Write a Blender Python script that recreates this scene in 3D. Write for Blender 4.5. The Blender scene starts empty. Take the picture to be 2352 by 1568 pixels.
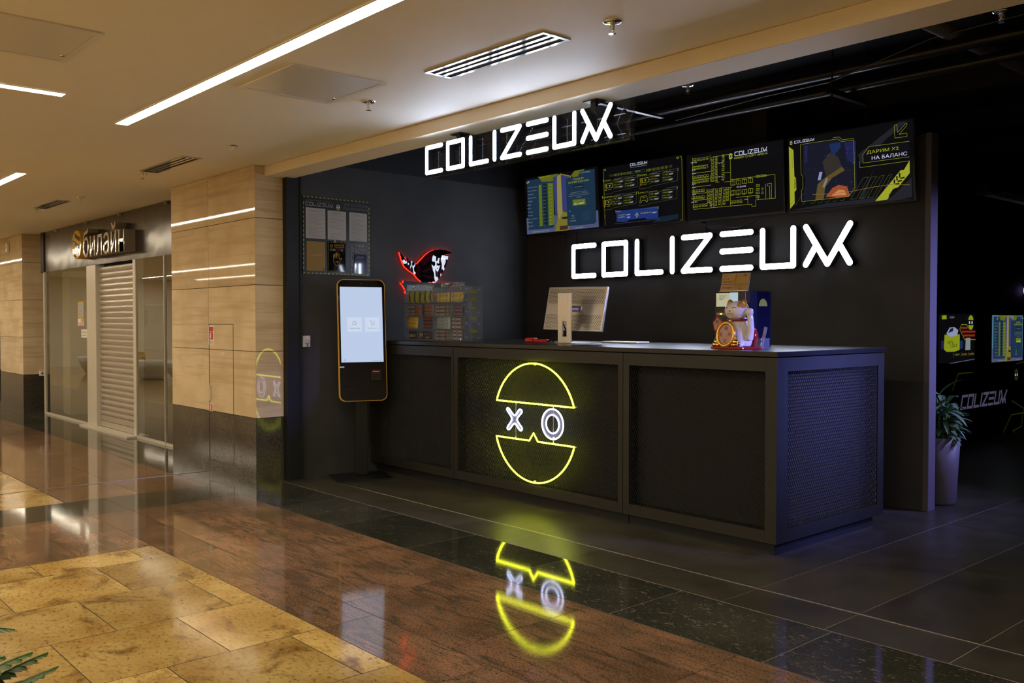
import bpy, bmesh, math, random
from mathutils import Vector, Matrix, noise
C = bpy.context; D = bpy.data; col = C.scene.collection
random.seed(7)
# ---------------------------------------------------------------- camera
cam_d = D.cameras.new('camera'); cam = D.objects.new('camera', cam_d); col.objects.link(cam)
cam_d.sensor_width = 36.0; cam_d.lens = 2100*36/2352; cam_d.clip_start = 0.05; cam_d.clip_end = 100
cam.location = (0, 0, 1.4)
cam.rotation_euler = (math.pi/2-0.0222925, 0, 0.8427381)
C.scene.camera = cam
# ---------------------------------------------------------------- world, exposure
w = D.worlds.new('world'); C.scene.world = w; w.use_nodes = True
w.node_tree.nodes['Background'].inputs[0].default_value = (1.0, .82, .6, 1)
w.node_tree.nodes['Background'].inputs[1].default_value = 0.03
vs = C.scene.view_settings; vs.view_transform = 'Standard'; vs.look = 'None'; vs.gamma = 1; vs.exposure = 0.0
LED_C = (1.0, .87, .66); LED_S = 45.0        # ceiling light strips of the mall
SIGN_C = (.72, .80, 1.0); SIGN_S = 25.0; HANG_C = (.62, .74, 1.0); HANG_S = 16.0       # white letters
NEON_Y = (.82, .88, .022); NEON_YS = 15.0
def lamp(name, loc, target, energy, color, sx, sy, spread=180):
    l = D.lights.new(name, 'AREA'); l.shape = 'RECTANGLE'; l.size = sx; l.size_y = sy; l.energy = energy; l.color = color; l.spread = math.radians(spread)
    o = D.objects.new(name, l); col.objects.link(o); o.location = loc
    o.rotation_euler = (Vector(target)-Vector(loc)).to_track_quat('-Z', 'Y').to_euler(); return o
# unseen blue lamp right of counter, second one added for partition end and plant
lamp('unseen_blue_lamp', (-.3, 5.6, 1.95), (-2.96, 5.35, .90), 20, (.20, .24, 1.0), .5, .08, 36)
lamp('added_arena_lamp', (-.4, 8.4, 2.7), (-2.95, 6.85, 1.0), 20, (.34, .34, 1.0), .8, .12, 48)

# ---------------------------------------------------------------- materials
def mat(name, color=(.5,.5,.5), rough=.5, metal=0.0, emit=None, es=1.0, spec=.5, coat=0, trans=0, ior=1.45, alpha=1):
    m = D.materials.new(name); m.use_nodes = True; b = m.node_tree.nodes['Principled BSDF']
    b.inputs['Base Color'].default_value = (*color, 1); b.inputs['Roughness'].default_value = rough
    b.inputs['Metallic'].default_value = metal; b.inputs['Specular IOR Level'].default_value = spec
    b.inputs['IOR'].default_value = ior; b.inputs['Transmission Weight'].default_value = trans
    b.inputs['Coat Weight'].default_value = coat; b.inputs['Alpha'].default_value = alpha
    if emit: b.inputs['Emission Color'].default_value = (*emit, 1); b.inputs['Emission Strength'].default_value = es
    return m
def nodes(m): return m.node_tree.nodes, m.node_tree.links, m.node_tree.nodes['Principled BSDF']
def N(n, t, **k):
    x = n.new(t)
    for a, b in k.items():
        if a.startswith('i_'): x.inputs[int(a[2:])].default_value = b
        else: setattr(x, a, b)
    return x
def ramp(n, stops):
    r = n.new('ShaderNodeValToRGB'); e = r.color_ramp.elements
    while len(e) < len(stops): e.new(.5)
    for i, (p, c) in enumerate(stops): e[i].position = p; e[i].color = (*c, 1)
    return r
def noisy(name, c1, c2, scale, rough, stretch=(1,1,1), bump=0, detail=6, rr=0, metal=0, spec=.5):
    m = mat(name, c1, rough, metal, spec=spec); n, l, b = nodes(m)
    tc = N(n, 'ShaderNodeTexCoord'); mp = N(n, 'ShaderNodeMapping'); mp.inputs['Scale'].default_value = stretch
    no = N(n, 'ShaderNodeTexNoise'); no.inputs['Scale'].default_value = scale; no.inputs['Detail'].default_value = detail
    l.new(tc.outputs['Object'], mp.inputs[0]); l.new(mp.outputs[0], no.inputs['Vector'])
    r = ramp(n, [(.35, c1), (.65, c2)]); l.new(no.outputs[0], r.inputs[0]); l.new(r.outputs[0], b.inputs['Base Color'])
    if bump:
        bp = N(n, 'ShaderNodeBump'); bp.inputs['Strength'].default_value = bump; bp.inputs['Distance'].default_value = .002
        l.new(no.outputs[0], bp.inputs['Height']); l.new(bp.outputs[0], b.inputs['Normal'])
    if rr:
        mr = N(n, 'ShaderNodeMapRange'); mr.inputs[3].default_value = rough-rr; mr.inputs[4].default_value = rough+rr
        l.new(no.outputs[0], mr.inputs[0]); l.new(mr.outputs[0], b.inputs['Roughness'])
    return m
def stone(name, base, var, vein, vscale, vstretch, vlo, vhi, speck, rough, tint=.25, fine=60, bump=.03, rot=0, spec=.5, sp=(.34,.52,.70), hi=(1.25,1.2,1.15), fst=(1,1,1), dist=1.1):
    """polished stone slabs: every slab (mesh island) gets its own shift of the pattern and of the tone"""
    m = mat(name, base, rough, spec=spec); n, l, b = nodes(m)
    tc = N(n, 'ShaderNodeTexCoord'); ge = N(n, 'ShaderNodeNewGeometry')
    mul = N(n, 'ShaderNodeMath', operation='MULTIPLY'); mul.inputs[1].default_value = 37.0; l.new(ge.outputs['Random Per Island'], mul.inputs[0])
    add = N(n, 'ShaderNodeVectorMath', operation='ADD'); l.new(tc.outputs['Object'], add.inputs[0]); l.new(mul.outputs[0], add.inputs[1])
    mp = N(n, 'ShaderNodeMapping'); mp.inputs['Scale'].default_value = vstretch; mp.inputs['Rotation'].default_value = (0,0,rot); l.new(add.outputs[0], mp.inputs[0])
    nv = N(n, 'ShaderNodeTexNoise'); nv.inputs['Scale'].default_value = vscale; nv.inputs['Detail'].default_value = 9; nv.inputs['Roughness'].default_value = .62; nv.inputs['Distortion'].default_value = dist
    l.new(mp.outputs[0], nv.inputs['Vector'])
    nb = N(n, 'ShaderNodeTexNoise'); nb.inputs['Scale'].default_value = 3.2; nb.inputs['Detail'].default_value = 6; l.new(add.outputs[0], nb.inputs['Vector'])
    nf = N(n, 'ShaderNodeTexNoise'); nf.inputs['Scale'].default_value = fine; nf.inputs['Detail'].default_value = 4; nf.inputs['Roughness'].default_value=.7; mf = N(n, 'ShaderNodeMapping'); mf.inputs['Scale'].default_value = fst; mf.inputs['Rotation'].default_value = (0,0,rot); l.new(tc.outputs['Object'], mf.inputs[0]); l.new(mf.outputs[0], nf.inputs['Vector'])
    r1 = ramp(n, [(.38, base), (.64, var)]); l.new(nb.outputs[0], r1.inputs[0])
    rv = ramp(n, [(vlo, (1,1,1)), (vhi, (0,0,0))]); l.new(nv.outputs[0], rv.inputs[0])
    mx = N(n, 'ShaderNodeMix', data_type='RGBA'); l.new(rv.outputs[0], mx.inputs[0]); l.new(r1.outputs[0], mx.inputs[6]); mx.inputs[7].default_value = (*vein, 1)
    rf = ramp(n, [(sp[0], speck), (sp[1], (1,1,1)), (sp[2], hi)]); l.new(nf.outputs[0], rf.inputs[0])
    m2 = N(n, 'ShaderNodeMix', data_type='RGBA', blend_type='MULTIPLY'); m2.inputs[0].default_value = 1; l.new(mx.outputs[2], m2.inputs[6]); l.new(rf.outputs[0], m2.inputs[7])
    hs = N(n, 'ShaderNodeHueSaturation'); mr = N(n, 'ShaderNodeMapRange'); mr.inputs[3].default_value = 1-tint; mr.inputs[4].default_value = 1+tint
    l.new(ge.outputs['Random Per Island'], mr.inputs[0]); l.new(mr.outputs[0], hs.inputs['Value']); l.new(m2.outputs[2], hs.inputs['Color']); l.new(hs.outputs[0], b.inputs['Base Color'])
    bp = N(n, 'ShaderNodeBump'); bp.inputs['Strength'].default_value = bump; bp.inputs['Distance'].default_value = .001
    l.new(nf.outputs[0], bp.inputs['Height']); l.new(bp.outputs[0], b.inputs['Normal'])
    return m
M = {}
M['yellow_stone'] = stone('yellow_granite', (.47,.33,.112), (.33,.20,.050), (.18,.095,.022), 2.8, (1,1.7,1), .32, .47, (.46,.38,.28), .12, .2, 34, rot=.4, sp=(.33,.46,.7), hi=(1.12,1.12,1.15), fst=(1,1.5,1))
M['red_stone'] = stone('red_granite', (.25,.138,.082), (.145,.086,.050), (.085,.064,.040), 5.0, (.7,4.0,1), .34, .52, (.34,.32,.27), .06, .24, 70, rot=.35, dist=1.3, sp=(.38,.50,.66), fst=(1,2.6,1))
M['black_stone'] = stone('black_granite', (.030,.031,.025), (.052,.050,.040), (.17,.15,.10), 24, (1,1.8,1), .33, .43, (.35,.4,.35), .06, .25, 60)
M['grey_tile'] = stone('grey_porcelain', (.047,.043,.032), (.068,.061,.045), (.036,.033,.025), 1.5, (1,1,1), .36, .50, (.9,.9,.9), .33, .10, 30, spec=.7)
M['grout'] = mat('grout', (.025,.018,.012), .8)
M['grout_light'] = mat('light_grout', (.36,.33,.26), .8)
M['steel'] = mat('steel', (.55,.53,.5), .28, 1)
M['travertine'] = stone('travertine', (.66,.53,.345), (.57,.435,.265), (.50,.375,.225), 1.6, (.45,.45,9.5), .34, .52, (.45,.36,.26), .03, .09, 26, bump=.012, sp=(.26,.315,.72), hi=(1.06,1.06,1.06), fst=(.6,.6,2.4), dist=.4)
M['dark_granite'] = stone('dark_granite_cladding', (.050,.043,.032), (.066,.056,.042), (.10,.085,.06), 24, (1,1,1), .30, .34, (.5,.5,.5), .10, .12, 55)
M['joint'] = mat('cladding_joint', (.05,.035,.02), .8)
M['ceiling'] = noisy('painted_ceiling', (.84,.79,.68), (.86,.81,.70), 1.2, .6)
M['trim_beige'] = noisy('painted_bulkhead', (.76,.65,.45), (.78,.67,.47), 2, .55)
M['concrete'] = noisy('dark_plaster', (.036,.037,.038), (.056,.057,.058), 1.7, .75, bump=.25, detail=9)
M['black'] = mat('matt_black', (.008,.008,.009), .6)
M['void'] = mat('black_paint', (.006,.006,.008), .7)
M['black_gloss'] = mat('gloss_black', (.006,.006,.007), .04)
M['black_satin'] = mat('satin_black', (.012,.012,.013), .3)
M['counter'] = noisy('dark_grey_laminate', (.0105,.0098,.0065), (.0125,.0118,.008), 3, .5)
M['counter_top'] = noisy('dark_grey_worktop', (.011,.0105,.009), (.013,.0125,.011), 3, .30)
M['counter_back'] = mat('panel_behind_mesh', (.016,.0145,.012), .7)
M['mesh_metal'] = mat('black_expanded_metal', (.10,.10,.10), .26, .7)
M['white'] = mat('white_plastic', (.75,.73,.68), .35)
M['paper'] = mat('paper', (.42,.40,.38), .6)
M['ink'] = mat('ink', (.07,.07,.07), .6)
M['yellow'] = mat('yellow_paint', (.30,.29,.02), .5); M['amber_sheet'] = mat('amber_sheet', (.27,.165,.02), .5)
M['orange_edge'] = mat('amber_edge', (.75,.40,.03), .35, emit=(.8,.42,.03), es=.06)
M['silver'] = mat('brushed_aluminium', (.66,.63,.58), .32, .85)
M['alu_warm'] = mat('pale_metal', (.60,.56,.48), .35, .3)
M['chrome'] = mat('chrome', (.8,.8,.8), .08, 1)
M['gold'] = mat('polished_gold', (.85,.52,.12), .14, 1)
M['glass'] = mat('clear_glass', (.9,.95,.92), 0.0, trans=1, ior=1.75)
M['led'] = mat('light_strip_diffuser', (1,1,1), .5, emit=LED_C, es=LED_S)
M['sign_hang'] = mat('lit_white_acrylic_hanging', (1,1,1), .5, emit=HANG_C, es=HANG_S)
M['pale_wall'] = noisy('pale_wall', (.74,.68,.56), (.78,.72,.6), 2, .6)
M['sign_white'] = mat('lit_white_acrylic', (1,1,1), .5, emit=SIGN_C, es=SIGN_S)
M['red'] = mat('red_plastic', (.55,.02,.01), .35)
def em(name, c, s=1.0, base=(0.004,0.004,0.004), rough=.55): 
    M[name] = mat(name, base, rough, emit=c, es=s, spec=.15); return M[name]
for n_, c_, s_ in (('g',(.42,.46,.03),.75),('g2',(.12,.14,.03),.7),('w',(.55,.58,.75),1.0),('wd',(.30,.33,.38),.75),('v',(.22,.22,.36),.6),('k',(.004,.004,.006),1),('teal',(.006,.016,.028),1),
        ('teal2',(.03,.12,.10),1),('red_e',(.25,.02,.005),1),('blue',(.012,.03,.16),1),('slate',(.014,.015,.022),1),('night',(.008,.009,.02),1),('nblue',(.01,.025,.09),1),('nblue2',(.012,.015,.07),1),
        ('nsil',(.25,.27,.45),1),('ember',(.30,.07,.025),1),('ember2',(.55,.22,.08),1),('ochre',(.10,.07,.02),1),('dusk',(.03,.025,.022),1),('silv',(.2,.19,.2),1),('spark',(.5,.35,.3),1),('flare',(.22,.13,.03),1),
        ('sky',(.07,.18,.26),1),('skyd',(.07,.08,.17),1),('olive',(.11,.12,.01),1),('tblue',(.035,.04,.15),1),('gold_e',(.17,.15,.02),1),('goldl',(.24,.21,.06),1),('dk',(.006,.016,.022),1),('brn',(.05,.02,.02),1),
        ('navy',(.011,.03,.06),1),('navy2',(.014,.036,.07),1),('lime',(.10,.14,.004),1),('limet',(.30,.35,.01),1),('scr_k',(.003,.003,.004),1)): em(n_, c_, s_)
ARTMAP = {'red':'red_e','gold':'gold_e'}

# ---------------------------------------------------------------- mesh builder
_tc = {}
def text_geo(s):
    """flat triangles of a string in the built-in font, normalised to its own bounding box"""
    if s in _tc: return _tc[s]
    cu = D.curves.new('t', 'FONT'); cu.body = s; cu.size = 1; cu.resolution_u = 3
    o = D.objects.new('t', cu); col.objects.link(o)
    dg = C.evaluated_depsgraph_get(); ev = o.evaluated_get(dg); me = ev.to_mesh()
    v = [(a.co.x, a.co.y) for a in me.vertices]; f = [tuple(p.vertices) for p in me.polygons]
    ev.to_mesh_clear(); D.objects.remove(o); D.curves.remove(cu)
    x0 = min(a[0] for a in v); x1 = max(a[0] for a in v); y0 = min(a[1] for a in v); y1 = max(a[1] for a in v)
    _tc[s] = ([((a[0]-x0), (a[1]-y0)) for a in v], f, x1-x0, y1-y0); return _tc[s]
GLY = {'C':[[(.29,.3),(0,.3),(0,0),(.29,0)]], 'O':[[(0,.3),(.29,.3),(.29,0),(0,0),(0,.3)]], 'L':[[(0,.3),(0,0),(.293,0)]], 'I':[[(0,.3),(0,0)]],
       'Z':[[(0,.3),(.292,.3),(0,0),(.295,0)]], 'E':[[(0,.3),(.29,.3)],[(0,.15),(.29,.15)],[(0,0),(.29,0)]], 'U':[[(0,.3),(0,0),(.287,0),(.287,.3)]],
       'M':[[(0,.3),(.188,0),(.376,.3)],[(.085,.140),(0,0)],[(.291,.140),(.376,0)]]}
GX = [('C',0),('O',.413),('L',.84),('I',1.26),('Z',1.385),('E',1.803),('U',2.207),('M',2.607)]; GW = 2.985
class MB:
    def __init__(s, T=None): s.v = []; s.f = []; s.mi = []; s.mats = []; s.T = T or Matrix(); s.layer = 0; s.cm = None
    def use(s, m):
        m = M[m] if isinstance(m, str) else m
        if m not in s.mats: s.mats.append(m)
        s.cm = s.mats.index(m); return s
    def add(s, vs, fs, m=None):
        if m is not None: s.use(m)
        o = len(s.v); s.v += [tuple(s.T @ Vector(p)) for p in vs]; s.f += [tuple(i+o for i in f) for f in fs]; s.mi += [s.cm or 0]*len(fs); return s
    def box(s, x0, x1, y0, y1, z0, z1, m=None):
        return s.add([(x0,y0,z0),(x1,y0,z0),(x1,y1,z0),(x0,y1,z0),(x0,y0,z1),(x1,y0,z1),(x1,y1,z1),(x0,y1,z1)],
                     [(3,2,1,0),(4,5,6,7),(0,1,5,4),(1,2,6,5),(2,3,7,6),(3,0,4,7)], m)
    def tube(s, pts, r, n=8, closed=False, m=None, rads=None):
        pts = [Vector(p) for p in pts]; k = len(pts); vs = []; fs = []; up = Vector((0,0,1)); prev = None
        for i, p in enumerate(pts):
            a = pts[i-1] if (i > 0 or closed) else p; b = pts[(i+1) % k] if (i < k-1 or closed) else p
            t = (b-a).normalized()
            if prev is None: x = t.orthogonal().normalized()
            else:
                x = prev - t*prev.dot(t); x = x.normalized() if x.length > 1e-6 else t.orthogonal().normalized()
            prev = x; y = t.cross(x); rr = rads[i] if rads else r
            for j in range(n):
                q = 2*math.pi*j/n; vs.append(p + x*(rr*math.cos(q)) + y*(rr*math.sin(q)))
        for i in range(k if closed else k-1):
            for j in range(n):
                a = i*n+j; b = i*n+(j+1) % n; c = ((i+1) % k)*n; fs.append((a, b, c+(j+1) % n, c+j))
        if not closed: fs += [tuple(range(n))[::-1], tuple((k-1)*n+j for j in range(n))]
        return s.add(vs, fs, m)
    def lathe(s, prof, n=24, at=(0,0,0), m=None, sx=1, sy=1):
        vs = []; fs = []; k = len(prof)
        for r, z in prof:
            for j in range(n): q = 2*math.pi*j/n; vs.append((at[0]+sx*r*math.cos(q), at[1]+sy*r*math.sin(q), at[2]+z))
        for i in range(k-1):
            for j in range(n): fs.append((i*n+j, i*n+(j+1) % n, (i+1)*n+(j+1) % n, (i+1)*n+j))
        fs += [tuple(range(n))[::-1], tuple((k-1)*n+j for j in range(n))]
        return s.add(vs, fs, m)
    def ell(s, c, r, nu=16, nv=10, m=None):
        vs = []; fs = []
        for i in range(1, nv):
            t = math.pi*i/nv
            for j in range(nu): q = 2*math.pi*j/nu; vs.append((c[0]+r[0]*math.sin(t)*math.cos(q), c[1]+r[1]*math.sin(t)*math.sin(q), c[2]-r[2]*math.cos(t)))
        b = len(vs); vs += [(c[0],c[1],c[2]-r[2]), (c[0],c[1],c[2]+r[2])]
        for i in range(nv-2):
            for j in range(nu): fs.append((i*nu+j, i*nu+(j+1) % nu, (i+1)*nu+(j+1) % nu, (i+1)*nu+j))
        for j in range(nu): fs.append((b, (j+1) % nu, j)); fs.append((b+1, (nv-2)*nu+j, (nv-2)*nu+(j+1) % nu))
        return s.add(vs, fs, m)
    def prism(s, pts, y0, y1, m=None):
        """outline in local x,z extruded from y0 (front) to y1 (back)"""
        k = len(pts); a = sum(pts[i][0]*pts[(i+1) % k][1]-pts[(i+1) % k][0]*pts[i][1] for i in range(k))
        if a < 0: pts = pts[::-1]
        vs = [(x,y0,z) for x, z in pts]+[(x,y1,z) for x, z in pts]
        fs = [tuple(range(k)), tuple(range(k, 2*k))[::-1]]+[(i, i+k, (i+1) % k+k, (i+1) % k) for i in range(k)]
        return s.add(vs, fs, m)
    # flat artwork: thin layers standing in front of the local plane y=0
    def lay(s, d=.0004): s.layer += 1; return -(s.layer*d)
    def poly(s, pts, m, y=None):
        y = s.lay() if y is None else y
        k = len(pts); a = sum(pts[i][0]*pts[(i+1) % k][1]-pts[(i+1) % k][0]*pts[i][1] for i in range(k))
        if a < 0: pts = pts[::-1]
        return s.add([(x,y,z) for x, z in pts], [tuple(range(k))], m)
    def rect(s, x0, z0, x1, z1, m, y=None): return s.poly([(x0,z0),(x1,z0),(x1,z1),(x0,z1)], m, y)
    def line(s, pts, wd, m, y=None):
        y = s.lay() if y is None else y
        for (x0,z0),(x1,z1) in zip(pts, pts[1:]):
            d = math.hypot(x1-x0, z1-z0)
            if d < 1e-6: continue
            ux, uz = (x1-x0)/d*wd/2, (z1-z0)/d*wd/2
            s.add([(x0-ux+uz,y,z0-uz-ux),(x1+ux+uz,y,z1+uz-ux),(x1+ux-uz,y,z1+uz+ux),(x0-ux-uz,y,z0-uz+ux)], [(0,1,2,3)], m)
        return s
    def text(s, t, x, z, h, m, width=None, y=None, align=0, rot=0):
        vs, fs, tw, th = text_geo(t); y = s.lay() if y is None else y
        kz = h/th; kx = (width/tw) if width else kz; o = -align*kx*tw
        cr, sr = math.cos(rot), math.sin(rot)
        return s.add([(x+(o+a*kx)*cr-b*kz*sr, y, z+(o+a*kx)*sr+b*kz*cr) for a, b in vs], fs, m)
    def logo(s, x, z, wtot, m, y=None, rot=0, wk=.05):
        k = wtot/GW; y = s.lay() if y is None else y; cr, sr = math.cos(rot), math.sin(rot)
        for g, gx in GX:
            for pl in GLY[g]: s.line([(x+(gx+a)*k*cr-b*k*sr, z+(gx+a)*k*sr+b*k*cr) for a, b in pl], wk*k, m, y)
        return s
    def emblem(s, x, z, r, m, mk='k'):
        y = s.lay(); seg = [(x+r*.9*math.cos(a), z+r*math.sin(a)) for a in [math.radians(q) for q in range(20, 161, 10)]]
        s.poly(seg, m, y); s.poly([(a, 2*z-b) for a, b in seg], m, y)
        s.line([(x-r*.55,z-r*.12),(x-r*.3,z+r*.12)], r*.12, 'w', y); s.line([(x-r*.55,z+r*.12),(x-r*.3,z-r*.12)], r*.12, 'w', y)
        s.line([(x+r*.4+r*.16*math.cos(a), z+r*.16*math.sin(a)) for a in [q*math.pi/4 for q in range(9)]], r*.1, 'w', y); return s
    def capsule(s, p, q, wd, y0, y1, m, n=6):
        (x0,z0),(x1,z1) = p, q; a = math.atan2(z1-z0, x1-x0); r = wd/2
        pts = [(x1+r*math.cos(a+t), z1+r*math.sin(a+t)) for t in [(-.5+i/n)*math.pi for i in range(n+1)]]
        pts += [(x0+r*math.cos(a+t), z0+r*math.sin(a+t)) for t in [(.5+i/n)*math.pi for i in range(n+1)]]
        return s.prism(pts, y0, y1, m)
    def slab(s, x0, x1, y0, y1, z, m, g=.0012):
        return s.add([(x0+g,y0+g,z),(x1-g,y0+g,z),(x1-g,y1-g,z),(x0+g,y1-g,z)], [(0,1,2,3)], m)
def wloc(o):
    v = Vector(o.location)
    while o.parent: o = o.parent; v += Vector(o.location)
    return v
def obj(name, mb, m=None, parent=None, smooth=False, bevel=0, label=None):
    me = D.meshes.new(name); off = wloc(parent) if parent else Vector((0,0,0))
    me.from_pydata([tuple(Vector(v)-off) for v in mb.v], [], mb.f)
    if m is not None: me.materials.append(M[m] if isinstance(m, str) else m)
    else:
        for x in mb.mats: me.materials.append(x)
        me.polygons.foreach_set('material_index', mb.mi)
    if smooth: me.polygons.foreach_set('use_smooth', [True]*len(me.polygons))
    me.update(); o = D.objects.new(name, me); col.objects.link(o)
    if parent: o.parent = parent
    if bevel:
        b = o.modifiers.new('bevel', 'BEVEL'); b.width = bevel; b.segments = 2; b.limit_method = 'ANGLE'
    if label: o['label'] = label
    return o
def thing(name, label, cat, loc, group=None):
    o = D.objects.new(name, None); o.empty_display_size = .05; col.objects.link(o); o.location = loc
    o['label'] = label; o['category'] = cat
    if group: o['group'] = group
    return o
def tag(o, label, cat, group=None):
    o['label'] = label; o['category'] = cat
    if group: o['group'] = group
    return o
def struct(name, mb, m=None, **k): o = obj(name, mb, m, **k); o['kind'] = 'structure'; return o
def box1(*a): return MB().box(*a)
def wallT(loc): return Matrix.Translation(loc) @ Matrix.Rotation(math.pi/2, 4, 'Z')   # front faces +X, local x runs along +Y
def backT(loc): return Matrix.Translation(loc)                                        # front faces -Y
def arc(cx, cz, r, a0, a1, n): return [(cx+r*math.cos(math.radians(a0+(a1-a0)*i/n)), cz+r*math.sin(math.radians(a0+(a1-a0)*i/n))) for i in range(n+1)]
def rrect(x0, z0, x1, z1, r, n=6): return arc(x1-r,z0+r,r,-90,0,n)+arc(x1-r,z1-r,r,0,90,n)+arc(x0+r,z1-r,r,90,180,n)+arc(x0+r,z0+r,r,180,270,n)
M['grey_print'] = mat('grey_print', (.15,.15,.14), .5)
M['board'] = mat('board_print', (.018,.018,.018), .35)
M['ink_l'] = mat('light_print', (.20,.19,.185), .6)
M['amber_ink'] = mat('amber_print', (.30,.16,.01), .5)
M['paper_d'] = mat('pale_print', (.5,.4,.15), .5)
M['blue_sheet'] = mat('glossy_blue_sheet', (.035,.04,.11), .06, coat=1)
M['red_dim'] = mat('dim_red', (.16,.02,.015), .6)
M['pipe_sat'] = mat('pipe_paint', (.09,.09,.10), .35)
M['smk'] = mat('dark_glassy', (.01,.01,.012), .05)
M['amber_card'] = mat('amber_card', (.42,.23,.05), .45)
M['glass_edge'] = mat('clear_holder', (.5,.5,.5), .1, alpha=.35)
M['acr_box'] = mat('clear_box', (.4,.42,.45), .03, alpha=.10)
M['grey_card'] = mat('grey_card', (.35,.35,.33), .5)
M['gold_ear'] = mat('gold_ear', (.75,.38,.10), .25, .7); M['gold_satin'] = mat('gold_satin', (.70,.36,.05), .25, .6)
M['planter'] = mat('planter_grey', (.11,.10,.12), .55)
M['leaf_dark'] = mat('dusty_leaf', (.12,.22,.11), .45); M['leaf_mid'] = mat('fresh_leaf', (.10,.24,.02), .45); M['fern'] = mat('fern_leaf', (.055,.13,.02), .45)
for nm, cc in (('p_brown',(.035,.018,.012)),('p_dbrown',(.02,.010,.008)),('p_pink',(.22,.07,.055)),('p_tan',(.19,.085,.04)),('p_yel',(.55,.42,.03)),('p_lime',(.30,.30,.04)),('p_black',(.012,.01,.01)),('p_redt',(.50,.05,.03)),('p_green',(.05,.08,.02)),('p_silver',(.34,.40,.38)),('p_picnic',(.08,.045,.03)),('p_cream',(.60,.50,.40)),('yellow_d',(.14,.16,.02)),('grey_d',(.10,.10,.11))):
    M[nm] = mat(nm, cc, .28)
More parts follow.
